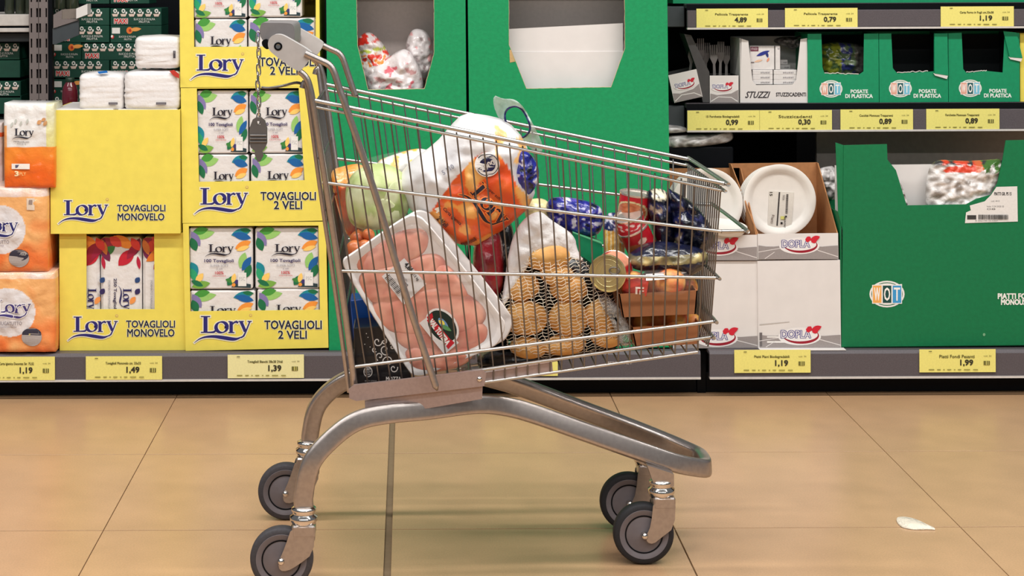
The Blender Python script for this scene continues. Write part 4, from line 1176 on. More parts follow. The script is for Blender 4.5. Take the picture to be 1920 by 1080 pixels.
# front grid
mb = MB()
for k, (a, b_, s_, r) in enumerate(RODS):
    p1, p2 = near(b_[0], b_[1], nz(b_[0], s_)), far(b_[0], b_[1], nz(b_[0], s_), fz(b_[0], s_))
    if k == 2:       # bumper rod bowing out beyond the front
        pr = near(1352, 434, nz(1352, s_)); n1 = near(1392, 433, nz(1390, s_)+.012); n2 = near(1398, 430, nz(1390, s_)+.03)
        f1 = Vector((n1.x, p2.y-.012, n1.z)); f2 = Vector((n2.x, p2.y-.03, n2.z))
        mb.tube(catmull([pr, n1, n2, f2, f1, p2], 6), r+.0006, 8)
    else:
        o = Vector((.006, 0, 0)); d = Vector((0, .012, 0))
        mb.tube(catmull([p1, p1+o*.7+d*.3, p1+o+d, p2+o-d, p2+o*.7-d*.3, p2], 4), r, 8)
fg = child(mb, 'basket_front', M_rail)
for i in range(1, 18):
    u = i/18
    def fpnt(b_, s_): 
        p1, p2 = near(b_[0], b_[1], nz(b_[0], s_)), far(b_[0], b_[1], nz(b_[0], s_), fz(b_[0], s_)); q = p1.lerp(p2, u); q.x += .003; return q
    mb = MB(); a = fpnt((1353,352), 0); b_ = fpnt((1331,634), 1); c = b_.copy(); c.z -= .020; c.x -= .004
    mb.tube([a, a.lerp(b_, .5), b_, c], 0.0017, 6); child(mb, 'wire', M_wire, fg)
# flat stiffener bars of the front near corner
mb = MB(); a = near(1283, 340, nz(1283,0)+.22); b_ = near(1275, 560, nz(1283,.7)+.2)
mb.tube([a, b_], 0.0042, 6); child(mb, 'front_stay', M_wire)
# rear gate: posts and wires
mb = MB()
for which in ('near', 'far'):
    L = [(560,133),(572,143),(580,160),(589,205),(613,360),(641,545),(668,742)]
    pts = []
    for (x, y) in L:
        s_ = max(0, (y-190)/540)
        pts.append(near(x, y, nz(x, s_)) if which == 'near' else far(x, y, nz(x, s_), fz(x, s_)))
    mb.tube(catmull(pts, 4), 0.0062, 8); child(mb, 'rear_post', M_tubem); mb = MB()
    L2 = [(566,165),(570,155),(576,170),(600,350),(628,540),(655,735)]
    pts = []
    for (x, y) in L2:
        s_ = max(0, (y-190)/540)
        pts.append(near(x, y, nz(x, s_)+.014) if which == 'near' else far(x, y, nz(x, s_)+.014, fz(x, s_)-.014))
    mb.tube(catmull(pts, 4), 0.0048, 8); gate = child(mb, 'gate_post', M_tubem); mb = MB()
for k in range(6):
    x, y = 586+k*15, 200+k*98; s_ = (y-190)/540
    mb = MB(); mb.tube([near(x, y, nz(x, s_)), far(x, y, nz(x, s_), fz(x, s_))], 0.0026, 6); child(mb, 'wire', M_wire, gate)
for k in range(1, 15):
    u = k/15; p0 = near(584,200,nz(584,0)).lerp(far(584,200,nz(584,0),fz(584,0)), u); p1 = near(664,725,nz(664,1)).lerp(far(664,725,nz(664,1),fz(664,1)), u)
    mb = MB(); mb.tube([p0, p1], 0.0017, 6); child(mb, 'wire', M_wire, gate)
# hinge rod poking out behind the basket
mb = MB(); mb.tube(catmull([near(490,164,3.62), near(505,165,3.62), near(530,161,3.62), near(556,155,3.60), near(572,160,3.56)], 4), 0.003, 6); child(mb, 'hinge_rod', M_wire)
# handle tubes (near and far) and the long stay
ZH = 3.425
tube_px = [(572,100),(600,113),(616,121),(626,135),(636,165),(650,205),(700,352),(757,540),(817,724)]
mb = MB(); mb.tube(catmull([near(x, y, ZH+(0.03*max(0,(y-200)/500))-.012) for x, y in tube_px], 5), 0.0068, 10); 
tip = near(817,724,ZH+.02); e_ = near(820,732,ZH+.02); mb.tube([tip, e_], [0.0068, 0.002], 10)
child(mb, 'handle_tube', M_tubem)
mb = MB(); mb.tube(catmull([far(x, y, ZH, 3.915) for x, y in [(572,100),(600,113),(616,121),(626,135),(636,165),(645,192),(652,212)]], 5), 0.0068, 10); child(mb, 'handle_tube', M_tubem)
# grip, brackets, screw, coin lock
mb = MB(); cp = near(521, 87, 3.43); mb.tube([cp+Vector((0,.02,0)), cp+Vector((0,.46,0))], 0.017, 20); child(mb, 'grip', M_dplastic)
def capsule(pts, Z, t):
    L = [cl(x, y, Z) for x, y in chaikin(pts, 2)]
    return [(p.x, p.z) for p in L], Z-CO.y
BR = [(502,88),(503,74),(512,65),(526,64),(540,71),(583,96),(585,104),(566,132),(556,134),(508,99)]
o_, y0 = capsule(BR, 3.415, 0)
mb = MB(); mb.plate(o_, (), y0, y0+.035); br = child(mb, 'handle_bracket', M_plastic, smooth=False)
mb = MB(); mb.plate(o_, (), y0+.475, y0+.51); child(mb, 'handle_bracket', M_plastic, smooth=False)
mb = MB(); sc = cl(521.5, 87, 3.414); mb.lathe([(0,-.0005),(.0045,-.001),(.0048,0),(.0048,.004)], 20, 'Y', sc); child(mb, 'screw', M_chrome, br)
mb = MB(); mb.lathe([(.0048,-.0006),(.0078,-.0006),(.0078,.002),(.0048,.002)], 24, 'Y', sc); child(mb, 'screw_ring', M_dark, br)
cb, yb = capsule([(485,66),(489,42),(500,43),(540,43),(551,46),(553,66),(550,88),(500,84)], 3.50, 0)
mb = MB(); mb.plate(cb, (), yb, yb+.20); lock = child(mb, 'coin_lock', M_dplastic, smooth=False)
mb = MB(); q, yq = capsule([(490,76),(503,72),(505,95),(492,88)], 3.48, 0); mb.plate(q, (), yq, yq+.1); child(mb, 'lock_base', M_dark, lock, smooth=False)
# chain links and key
y = 70.0; k = 0; link = MB()
ring = []
for j in range(16):
    a = 2*math.pi*j/16; ring.append(Vector((.0035*math.cos(a), 0, .0085*math.sin(a)+(.003 if math.sin(a) > 0 else -.003))))
link.tube(ring, .0014, 6, closed=True); lm = link.mesh('chain_link', M_chrome, True)
while y < 222:
    o = link_mesh('chain_link', lm, lock, cl(484.5+1.2*math.sin(y*.07), y, 3.44)); o.rotation_euler = (0, 0.08*math.sin(y), 0.25 if k % 2 == 0 else 1.35)
    y += 15.2; k += 1
kp = [(474,224),(480,220),(490,220),(497,226),(501,240),(501,268),(497,278),(492,284),(494,292),(488,303),(483,303),(478,290),(478,283),(470,276),(467,262),(468,240)]
L = [cl(x, y, 3.44) for x, y in kp]
mb = MB(); mb.plate([(p.x, p.z) for p in L], [[(p.x, p.z) for p in [cl(x, y, 3.44) for x, y in [(482,227),(488,227),(488,234),(482,234)]]]], 3.44-CO.y-.004, 3.44-CO.y+.004); key = child(mb, 'coin_key', mat('dull_steel', (120,116,114), .4, .6), lock, smooth=False)
for yy in (254, 260, 266):
    mb = MB(); mb.tube([cl(469, yy, 3.434), cl(500, yy, 3.434)], .0016, 6); child(mb, 'key_rib', mat('dull_steel', (120,116,114)), lock)
# chassis tube: one bent oval tube, rear leg - side - front loop - far side - rear leg
CH = [(570,950,3.44),(570,925,3.44),(585,866,3.44),(624,821,3.45),(668,790,3.46),(720,777,3.475),(800,769,3.50),(890,758,3.535),(945,762,3.56),(1000,776,3.572),(1100,811,3.585),(1200,846,3.60),(1265,868,3.615),(1303,876,3.638)]
FARZ = [3.885,3.885,3.88,3.875,3.865,3.85,3.83,3.80,3.79,3.785,3.785,3.79,3.785,3.765]
pn = [cl(*p) for p in CH]; pf = [Vector((p.x+(-.012 if i < 4 else 0), FARZ[i]-CO.y, p.z)) for i, p in enumerate(pn)]
tip = cl(1322, 877, 3.66); mid_ = Vector((tip.x+.004, 3.70-CO.y, tip.z))
path = catmull(pn+[tip, mid_, Vector((tip.x, 3.742-CO.y, tip.z))]+pf[::-1], 6)
mb = MB(); mb.tube(path, 0.0125, 28, ry=0.0185, start=(0,1,0), sq=0.42); ch = child(mb, 'chassis_tube', M_tubem, sharp=None)
# bracket plates between basket and chassis
def side_plate(pts, Z, t, name, m, wh='near'):
    L = [cl(x, y, Z) for x, y in pts]; y0 = Z-CO.y if wh == 'near' else wh-CO.y
    mb = MB(); mb.plate([(p.x, p.z) for p in L], (), y0, y0+t); return child(mb, name, m, smooth=False)
for wh in ('near', 3.845):
    side_plate([(684,752),(905,722),(904,748),(800,766),(700,782),(685,778)], 3.487, .006, 'bracket_plate', M_plate, wh)
    side_plate([(654,731),(664,722),(905,694),(912,700),(908,724),(668,752),(655,747)], 3.478, .008, 'bracket_rail', M_plate, wh)
mb = MB(); mb.lathe([(0,-.003),(.004,-.002),(.0052,0),(.0052,.003)], 16, 'Y', cl(899,711,3.477)); child(mb, 'bolt', M_chrome)
for px_ in (700, 880):      # cross beams carrying the basket
    p0, p1 = cl(px_, 745, 3.49), cl(px_, 745, 3.49); mb = MB()
    mb.tube([p0, Vector((p0.x, 3.85-CO.y, p0.z))], .008, 8); child(mb, 'cross_beam', M_plate)
side_plate([(908,699),(1035,679),(1037,698),(910,717)], 3.525, .02, 'floor_stay', M_plate)
# casters
def caster(ax, ay, Z, stem, fork, collar, tread, dx=0.0, extra=None):
    c = cl(ax, ay, Z); c.x += dx; c.z = 0.0605-CO.z
    S = Z/FOC
    def F(x, y): return (c.x+(x-ax)*S, c.z-(y-ay)*S)
    mb = MB()
    P_ = [F(x, y) for x, y in chaikin(fork, 1)]
    mb.plate(P_, (), c.y-.023, c.y-.0205); mb.plate(P_, (), c.y+.0205, c.y+.023)
    fx = [F(x, y) for x, y in stem]
    x0, x1 = min(q[0] for q in fx), max(q[0] for q in fx); z0, z1 = min(q[1] for q in fx), max(q[1] for q in fx)
    mb.box((x0, c.y-.0236, z1-.022), (x1, c.y+.0236, z1+.001), .003)
    ca = child(mb, 'caster', M_tubem, smooth=False)
    mb = MB(); R = .0600
    mb.lathe([(R*.80,-.0145),(R*.93,-.0145),(R*.985,-.011),(R,-.004),(R,.004),(R*.985,.011),(R*.93,.0145),(R*.80,.0145)], 56, 'Y', c); child(mb, 'tyre', tread, ca)
    mb = MB(); mb.lathe([(0,-.013),(R*.55,-.013),(R*.60,-.0115),(R*.63,-.013),(R*.80,-.0155),(R*.82,-.012),(R*.82,.012),(R*.80,.0155),(R*.6,.013),(0,.013)], 56, 'Y', c); child(mb, 'wheel_disc', M_hub, ca)
    mb = MB(); mb.lathe([(R*.585,-.0128),(R*.585,-.0135),(R*.625,-.0136),(R*.625,-.0128)], 48, 'Y', c); child(mb, 'groove_ring', M_dark, ca)
    mb = MB(); mb.lathe([(0,-.029),(.0045,-.028),(.0065,-.025),(.0065,.025),(0,.028)], 16, 'Y', c); child(mb, 'axle_bolt', M_chrome, ca)
    mb = MB(); cx_, cz_ = F(*collar)
    r = .0235
    mb.lathe([(0,-.014),(r*.95,-.014),(r,-.010),(r*1.12,-.006),(r*1.12,.002),(r*.9,.005),(r*.9,.009),(r,.012),(r,.017),(r*.8,.020),(0,.020)], 28, 'Z', (cx_, c.y, cz_)); child(mb, 'swivel_collar', M_chrome, ca)
    if extra:
        mb = MB(); Q = [F(x, y) for x, y in extra]; mb.plate(Q, (), c.y-.016, c.y+.016); child(mb, 'caster_mount', M_tubem, ca, smooth=False)
RF = [(549,980),(592,980),(589,1030),(560,1052),(540,1063),(526,1062),(523,1048),(536,1018)]
caster(528.5,1045,3.44,[(549,980),(592,980)],RF,(570,968),M_rubber)
caster(528.5,1045,3.885,[(549,980),(592,980)],RF,(570,968),M_rubber,0)
FF = [(1223,930),(1264,926),(1262,982),(1236,1002),(1222,1013),(1210,1010),(1209,998),(1218,978)]
EX = [(1212,868),(1255,882),(1262,886),(1262,908),(1226,908)]
caster(1206,998,3.585,[(1223,930),(1264,928)],FF,(1240,917),M_rubberd,0,EX)
caster(1206,998,3.80,[(1223,930),(1264,928)],FF,(1240,917),M_rubberd,0,EX)
# fix the far wheels' position: they stand behind the near ones
def shift_far():
    for o in list(cart.children):
        if o.name.startswith('caster') and len(o.data.vertices):
            ym = sum(v.co.y for v in o.data.vertices)/len(o.data.vertices)+CO.y
            xm = sum(v.co.x for v in o.data.vertices)/len(o.data.vertices)+CO.x
            want = None
            if abs(ym-3.885) < .02: want = at(541+24, 919, 3.885).x
            if abs(ym-3.80) < .02: want = at(1180+26, 939, 3.80).x
            if want is not None:
                o.location.x += want-xm
shift_far()

# ================================================================== groceries in the trolley
def const(c, v=.08, sv=0, fr=.06):
    return lambda px, py: tuple(max(0, min(255, k*(1+v*2*noise.noise(Vector((px*fr, py*fr, sv)))))) for k in c)
# black printed carton and blue pack at the rear bottom
f = Face('black_carton', 668, 612, 772, 724, 3.545, 'black carton with white scroll print at the rear bottom corner of the trolley', 'carton', None, 0.05)
b = MB(); b.box((-f.w/2, 0, 0), (f.w/2, .10, f.h), .002); b.build('body', mat('black_gloss_card', (22,22,26), .3, coat=.3), f.root)
p = Print(f); W = (220,216,212)
p.ell(690,697,8.5,10,W,20); p.ell(690,697,7,8.5,(40,40,46),20); p.text('BEST',685,690,695,694,W,.02); p.text('QUALITY',684,695.5,696,699,W); p.text('2020',686,700,694,703,W)
for k, (x, y, r) in enumerate(((708,640,9),(722,655,10),(712,668,8),(728,678,11),(735,650,6),(720,640,6),(738,690,8),(702,655,5))):
    P_ = [(x+r*(1-t/14)*math.cos(t*.55+k), y+r*(1-t/14)*math.sin(t*.55+k)*1.1, 2.0) for t in range(13)]; p.stroke(P_, W)
p.text('MOZZA', 724,706,752,714,W,.02); p.text('gusto pieno', 684,712,706,715,(150,146,146))
for x, y in ((690,632),(684,645),(694,650),(687,625),(680,660)): p.ell(x,y,1,1,W,6)
p.build()
f = Face('blue_carton', 664, 560, 716, 640, 3.66, 'blue carton behind the meat tray at the rear of the trolley', 'carton', None, .1)
b = MB(); b.box((-f.w/2, 0, 0), (f.w/2, .08, f.h), .002); b.build('body', mat('blue_gloss_card', (20,80,170), .35), f.root)
p = Print(f); p.rect(664,632,716,636,(225,225,225)); p.build()
# orange bag of carrots at the rear
def ccar(px, py):
    n = noise.noise(Vector((px*.06,py*.03,1)))
    if py < 345: return lerp((240,150,60),(238,180,110),abs(n)*2)
    return lerp((206,84,40),(120,60,40),.3+n)
Bag('carrot_bag', [(618,320),(640,312),(675,305),(690,320),(690,420),(675,445),(655,450),(640,420),(625,360)], 3.74, .05, 'orange carrot bag at the rear of the trolley behind the lettuce', 'vegetable bag', None, VM, ccar, amp=.006, freq=35)
# lettuce: head with leaves, in a clear bag
lt = empty('lettuce_head', at(708, 425, 3.64), 'pale green lettuce head in a clear bag near the trolley rear', 'lettuce')
def clet(px, py):
    n = noise.noise(Vector((px*.035,py*.05,6)))
    return lerp((206,214,158),(150,172,84),.35+n*1.4)
head = Bag('head', [(650,400),(646,350),(665,318),(710,302),(755,318),(772,360),(765,405),(730,428),(690,432),(660,425)], 3.64, .058, material=VMd, col=clet, amp=.005, freq=30, parent=lt, power=2.4)
def conform(name, host, outline, off, m, col, seed):
    O = chaikin(outline, 2); n = len(O); cx, cy = sum(q[0] for q in O)/n, sum(q[1] for q in O)/n
    mb = MB(); K = 10; lay = []
    for sd in (1, 0):
        rows = []
        for i in range(K+1):
            r = i/K
            row = []
            for j in range(n if i else 1):
                x, y = cx+(O[j][0]-cx)*r, cy+(O[j][1]-cy)*r
                w_ = .5+.5*noise.noise(Vector((x*.06, y*.06, seed)))
                row.append(mb.vert(host.map(x, y, (off*w_+.0025*r**6*math.sin(j*1.7) if sd else -.003)), col(x, y)))
            rows.append(row)
        for i in range(K):
            for j in range(n):
                jj = (j+1) % n
                q = [rows[0][0], rows[1][j], rows[1][jj]] if i == 0 else [rows[i][j], rows[i+1][j], rows[i+1][jj], rows[i][jj]]
                mb.face(q if sd else q[::-1])
        lay.append(rows[-1])
    for j in range(n): mb.face((lay[0][j], lay[1][j], lay[1][(j+1)%n], lay[0][(j+1)%n]))
    return mb.build(name, m, host.root, True)
for k, L_ in enumerate([[(652,405),(650,350),(680,312),(705,330),(712,380),(690,426)], [(728,420),(715,380),(735,330),(762,335),(768,385),(752,412)], [(678,428),(690,385),(722,360),(750,385),(748,415),(715,430)]]):
    conform('leaf', head, L_, .005, VMd, (lambda kk: (lambda px, py: lerp((216,222,178),[(178,196,120),(136,158,66),(190,202,134)][kk],.35+noise.noise(Vector((px*.05,py*.04,kk)))*1.5)))(k), k)
Bag('clear_bag', [(640,420),(638,345),(660,305),(720,288),(790,278),(815,330),(790,400),(750,440),(690,442),(655,436)], 3.63, .082, material=M_film, amp=.010, freq=24, parent=lt, fold=.2, rings=14, seg=60)
# yellow-white loose top behind lettuce
def cyel(px, py):
    return (240,190,90) if noise.noise(Vector((px*.06,py*.06,2))) > .12 else (226,224,220)
Bag('snack_bag', [(700,305),(735,290),(790,275),(815,290),(800,345),(760,372),(720,350)], 3.76, .035, 'white snack bag with yellow print behind the lettuce', 'snack bag', None, VM, cyel, amp=.006, freq=30)
# onions
for k, (x, y, r, Z) in enumerate(((672,447,16,3.60),(691,440,12,3.585),(665,466,16,3.575),(684,462,13,3.57))):
    S = Z/FOC; R = r*S; mb = MB(); pr = []
    for i in range(13):
        a = -math.pi/2+math.pi*i/12; pr.append((max(0, R*math.cos(a)), R*.92*math.sin(a)))
    pr[-1] = (0, R*1.12); pr.insert(-1, (R*.12, R*1.0))
    mb.lathe(pr, 20); o = mb.build('onion', mat('onion_skin', (206,120,66), .35, color2=(180,84,44), scale=18, coat=.3), None, True, loc=at(x, y, Z)); o.rotation_euler = (.6*k, .5*k, 0)
    tag(o, 'small brown-orange onion under the lettuce, %s' % ['upper left of four','upper right of four','lower left of four','lower right of four'][k], 'onion', 'onions under the lettuce')
# two stacked meat trays
def meat_tray(Z, off, label, full):
    corners = [(641,497),(765,402),(800,412),(948,608),(935,642),(790,707),(768,700)]
    o = empty('meat_tray', at(800, 705, Z), label, 'meat tray', 'meat trays'); rl = rel(o)
    C = [(x+off[0], y+off[1]) for x, y in corners]
    O = []
    rect = [(642+off[0],500+off[1]),(782+off[0],392+off[1]),(962+off[0],618+off[1]),(778+off[0],716+off[1])]
    O = chaikin(rect, 1)
    O = chaikin([(641,486),(655,478),(760,404),(778,401),(800,413),(944,596),(949,612),(938,640),(925,652),(800,704),(778,706),(765,697),(646,508)], 2)
    O = [(x+off[0], y+off[1]) for x, y in O]
    cx, cy = sum(p[0] for p in O)/len(O), sum(p[1] for p in O)/len(O)
    mb = MB(); rings = []
    for (sc_, d) in ((1.0, .006), (1.0, .001), (.985, -.003), (.93, -.003), (.88, .002), (.0, .003), ):
        if sc_ == 0: rings.append([mb.vert(rl(cx, cy, Z)+Vector((0, d, 0)))]); continue
        rings.append([mb.vert(rl(cx+(x-cx)*sc_, cy+(y-cy)*sc_, Z)+Vector((0, d, 0))) for x, y in O])
    n = len(O)
    for i in range(len(rings)-1):
        A, B = rings[i], rings[i+1]
        for k in range(n):
            j = (k+1) % n
            if len(B) == 1: mb.face((A[k], B[0], A[j]))
            else: mb.face((A[k], B[k], B[j], A[j]))
    bk = [mb.vert(rl(cx+(x-cx)*.86, cy+(y-cy)*.86, Z)+Vector((0, .030, 0))) for x, y in O]
    for k in range(n): mb.face((rings[0][k], rings[0][(k+1)%n], bk[(k+1)%n], bk[k]))
    mb.face(bk)
    mb.build('foam_tray', mat('white_foam', (232,228,226), .45, var=.02, bump=.05, bscale=200), o, True, sharp=50)
    if not full: return o
    meats = [([(668,492),(690,470),(735,440),(780,428),(802,440),(800,470),(768,492),(715,505),(680,512)], .013), ([(672,524),(684,508),(740,500),(800,476),(832,488),(834,525),(805,556),(745,572),(700,566),(676,545)], .014),
             ([(698,566),(760,548),(830,540),(880,555),(914,590),(880,622),(800,628),(735,622),(705,600)], .014), ([(738,618),(800,605),(880,600),(918,612),(908,645),(850,664),(790,660),(752,648)], .013), ([(757,655),(800,645),(860,645),(893,655),(872,684),(812,697),(772,692)], .012), ([(800,500),(838,495),(868,530),(880,560),(845,566),(815,545)], .011)]
    for k, (L_, t) in enumerate(meats):
        mx_, my_ = sum(q[0] for q in L_)/len(L_), sum(q[1] for q in L_)/len(L_)
        L_ = [(mx_+(q[0]-mx_)*1.05+9*noise.noise(Vector((q[0],q[1],1))*.1), my_+(q[1]-my_)*1.10) for q in L_]
        Bag('fillet', L_, Z+.003-.0008*(k%3), t*.5, material=mat('raw_pink_meat', (214,122,100), .3, color2=(238,172,146), scale=20, coat=.5), amp=.003, freq=26, parent=o, rings=12, seg=56, seed=k, power=3.4, fold=.25)
    Bag('film_cover', [(646,498),(765,410),(795,418),(942,608),(925,645),(790,700),(770,692)], Z+.001, .0105, material=mat('tight_clear_film', (245,245,245), .06, alpha=.10, spec=.8, bump=.15, bscale=30), amp=.0015, freq=30, parent=o, rings=12, seg=60, power=6)
    # stickers lie on the film
    class Flat:
        root = o
        def map(s, px, py, off_): return rl(px, py, Z)+Vector((0, -.0125-off_, 0))
    p = Print(Flat(), 'weight_sticker')
    p.poly([(716,516),(758,482),(799,530),(757,569)], (228,226,226))
    for k in range(14):
        t = k/14; a = (722+t*25, 520+t*31); p.stroke([(a[0],a[1],1.1 if k % 3 else 1.8),(a[0]+9,a[1]-7,1.1 if k % 3 else 1.8)], (80,78,80))
    p.text('4,86', 757,494,775,504,(40,40,44),.03,.85); p.text('0,612 kg', 766,512,788,518,(90,88,90),.02,.85); p.text('petto di pollo', 740,512,768,517,(120,118,120),0,.85); p.text('8,90', 752,526,766,532,(90,88,90),.02,.85)
    p.build()
    p = Print(Flat(), 'brand_sticker', .001)
    A = math.radians(52)
    p.poly([(786,603),(806,588),(860,640),(833,662)], (226,222,220)); p.ell(829,609,37,27,(230,226,224),30,A); p.ell(829,609,33,23,(20,40,34),30,A); 
    p.ell(831,605,14,6,(110,150,190),18,A); p.leaf(822,598,834,606,3,(240,220,90)); p.leaf(826,606,846,618,3,(90,150,90))
    p.poly([(800,598),(809,592),(847,637),(838,648)], (196,30,44)); p.poly([(800,592),(810,584),(812,592),(804,600)], (196,30,44)); p.poly([(836,646),(846,634),(852,640),(840,652)], (196,30,44))
    p.text('VAL TUTERA', 796,615,851,625,(240,236,232),.05,A+.02); p.build()
    return o
meat_tray(3.535, (0,0), 'white foam tray of raw pink meat fillets with two stickers leaning in the trolley', True)
meat_tray(3.575, (14,-8), 'second white foam tray hidden behind the pink meat tray', False)
# paper tissue pack in its big bag
ORP = [(790,408),(815,378),(850,325),(895,278),(925,280),(948,300),(962,335),(985,360),(1003,378),(975,398),(945,428),(900,462),(880,472),(850,452),(800,425)]
ORP2 = chaikin(ORP, 2)
def ctis(px, py):
    n = noise.noise(Vector((px*.03,py*.03,12))); n2 = noise.noise(Vector((px*.012+4,py*.012,3)))
    if inpoly(px, py, ORP2):
        if n > .12: return lerp((240,150,64),(246,190,110),n*2)
        return lerp((226,82,32),(240,120,44),.5+n*1.4)
    if 925 < px < 985 and 225 < py < 330 and n > 0: return lerp((240,190,120),(238,160,80),n*2)
    return lerp((230,228,228),(198,196,200),abs(n2)*1.6)
tb = Bag('tissue_roll_pack', [(742,338),(770,300),(815,270),(845,235),(868,212),(905,214),(950,225),(985,262),(1000,320),(1004,378),(945,430),(882,472),(790,412),(768,392),(750,365)], 3.65, .085, 'large orange and white tissue roll pack lying on top of the groceries', 'tissue pack', None, VMs, ctis, rings=40, seg=150, amp=.006, freq=24, power=4.6, fold=.3, smooth=1)
A = math.radians(-36)
p = Print(tb, base=.0035)
p.ell(910,300,23,22.5,(236,232,228),30); p.ell(910,300,21,20.5,(60,58,70),30); p.ell(910,300,19.5,19,(236,232,228),30); p.ell(910,301,15,13,(28,30,80),26); p.text('2400',897,296,924,306,(236,232,230),.04,-.45); p.text('STRAPPI',900,286,920,289.5,(70,70,90),.03,-.45)
p.build(); p = Print(tb, 'printed_logo', .0035)
p.lory(858,352,956,400,(30,28,44),(240,130,60),ang=math.radians(50))
p.build(); p = Print(tb, 'printed_text', .0035)
p.text('4', 815,377,823,389,(240,230,210),.05,.5); p.text('2 Veli', 817,402,840,411,(60,30,30),.03,.75); p.text('Carta igienica', 824,392,868,400,(70,34,30),.02,.75); p.text('super soft', 905,350,938,357,(90,40,30),.02,.75); p.text('Maxi rotoli', 862,442,892,450,(90,40,30),.03,-.6); p.text('5 110', 826,305,850,313,(150,150,160),.04,-.6)
p.build()
# carrier bag handle
hd = empty('carrier_bag', at(960, 300, 3.66), 'translucent carrier bag with a navy-edged handle hole on top of the tissue pack', 'plastic bag'); rh = rel(hd)
outl = chaikin([(922,190),(926,174),(940,184),(962,182),(982,200),(1000,235),(1015,262),(1022,285),(1008,292),(985,270),(955,235),(935,225)], 2)
hole = chaikin([(948,205),(958,197),(972,198),(984,212),(994,236),(992,248),(982,262),(966,250),(950,232),(945,220)], 2)
mb = MB()
N = 72
def ray(P_, c, a):
    ux, uy = math.cos(a), math.sin(a); best = 0
    for k in range(len(P_)):
        p0, p1 = P_[k-1], P_[k]; ex, ey = p1[0]-p0[0], p1[1]-p0[1]; den = ux*ey-uy*ex
        if abs(den) < 1e-9: continue
        ax, ay = p0[0]-c[0], p0[1]-c[1]; t_ = (ax*ey-ay*ex)/den; u_ = (ax*uy-ay*ux)/den
        if t_ > 0 and 0 <= u_ <= 1: best = max(best, t_)
    return (c[0]+ux*best, c[1]+uy*best)
cc = (970, 228); grid = []
for k in range(N):
    a = 2*math.pi*k/N; i_, o_ = ray(hole, cc, a), ray(outl, cc, a)
    row = []
    for j in range(7):
        t_ = j/6; x, y = i_[0]+(o_[0]-i_[0])*t_, i_[1]+(o_[1]-i_[1])*t_
        q = rh(x, y, 3.66); q.y += .02*noise.noise(Vector((x*.06, y*.06, 1)))+.0006*(y-240); row.append(mb.vert(q))
    grid.append(row)
for k in range(N):
    for j in range(6): mb.face((grid[k][j], grid[k][j+1], grid[(k+1)%N][j+1], grid[(k+1)%N][j]))
sheet = mb.build('handle_sheet', M_film2, hd, True)
sm = sheet.modifiers.new('thickness', 'SOLIDIFY'); sm.thickness = .0006
e = MB(); e.tube([Vector(mb.v[grid[k][0]]) for k in range(N)], .0022, 6, closed=True); e.build('hole_edge', mat('navy_plastic', (26,36,92), .35), hd, True)
# dark blue packs
def cblu(sv, sp=.22):
    def fn(px, py):
        n = noise.noise(Vector((px*.075,py*.09,sv)))+.4*noise.noise(Vector((px*.2,py*.2,sv)))
        if n > sp+.18: return (214,212,226)
        if n > sp+.06: return (90,80,170)
        if n < -.4: return (10,14,40)
        return lerp((26,34,110),(38,44,150),.5+n)
    return fn
Bag('blue_snack_bag', [(968,285),(985,278),(1005,300),(1013,325),(1006,350),(990,370),(966,362),(960,330)], 3.60, .03, 'royal blue snack bag beside the tissue pack under the carrier bag handle', 'snack bag', None, VM, cblu(5), amp=.006, freq=45)
Bag('blue_snack_bag', [(1022,372),(1060,368),(1110,378),(1132,392),(1130,440),(1090,446),(1045,432),(1028,420)], 3.74, .035, 'royal blue snack bag with white print in the middle of the trolley', 'snack bag', None, VM, cblu(8,.12), amp=.006, freq=40, rings=24, seg=90)
Bag('pasta_bag', [(982,375),(1022,370),(1036,392),(1034,430),(1000,440),(984,410)], 3.76, .03, 'pale yellow pasta bag left of the blue snack bag', 'pasta bag', None, VM, const((232,216,160),.15,2), amp=.005, freq=40)
def cpas(px, py):
    if py < 430: return (30,44,96) if noise.noise(Vector((px*.15,py*.15,1))) > -.15 else (200,200,214)
    if py < 472: return (236,180,80) if math.sin(px*.9) > -.3 else (240,222,170)
    return (40,50,110) if noise.noise(Vector((px*.15,py*.15,4))) > -.1 else (220,220,226)
Bag('pasta_bag', [(1130,402),(1160,396),(1172,420),(1172,490),(1158,500),(1132,492)], 3.71, .025, 'blue and yellow breadstick bag left of the red tins', 'pasta bag', None, VM, cpas, amp=.003, freq=40)
# green carton wedge and red glossy pack, dark packs
f = Face('green_box', 1066, 436, 1134, 560, 3.70, 'small bright green box behind the potato net', 'box', None, 0.0)
b = MB(); b.plate(f.P([(1066,560),(1134,560),(1129,457),(1074,436)]), (), 0, .05); b.build('body', M_lgreen, f.root)
b = MB(); b.plate(f.P([(1074,435),(1129,456),(1129,458),(1074,437)]), (), -.001, .05); b.build('lit_top_edge', mat('lit_green_edge', (90,180,130), .6), f.root)  # paler green strip painted as light catching the top edge
def cred(px, py):
    n = noise.noise(Vector((px*.05,py*.03,3))); return lerp((150,22,34),(106,14,24),.4+n)
Bag('red_bottle_bag', [(890,440),(915,420),(938,430),(945,480),(945,540),(925,570),(895,560),(884,510)], 3.63, .04, 'glossy dark red pack between the meat tray and the potato net', 'red pack', None, VM, cred, amp=.004, freq=30)
Bag('black_shape', [(915,410),(950,400),(968,440),(960,560),(955,660),(915,672),(905,600),(920,500)], 3.72, .05, 'black plastic bag behind the red pack and the potatoes', 'plastic bag', None, VM, const((16,18,22),.2), amp=.008, freq=30)
Bag('black_shape', [(893,660),(950,645),(1000,652),(1160,640),(1165,648),(1040,670),(930,692),(897,697)], 3.66, .07, 'flat black plastic bag on the trolley floor under the potatoes', 'plastic bag', None, VM, const((18,20,24),.2), amp=.005, freq=30, seed=3)
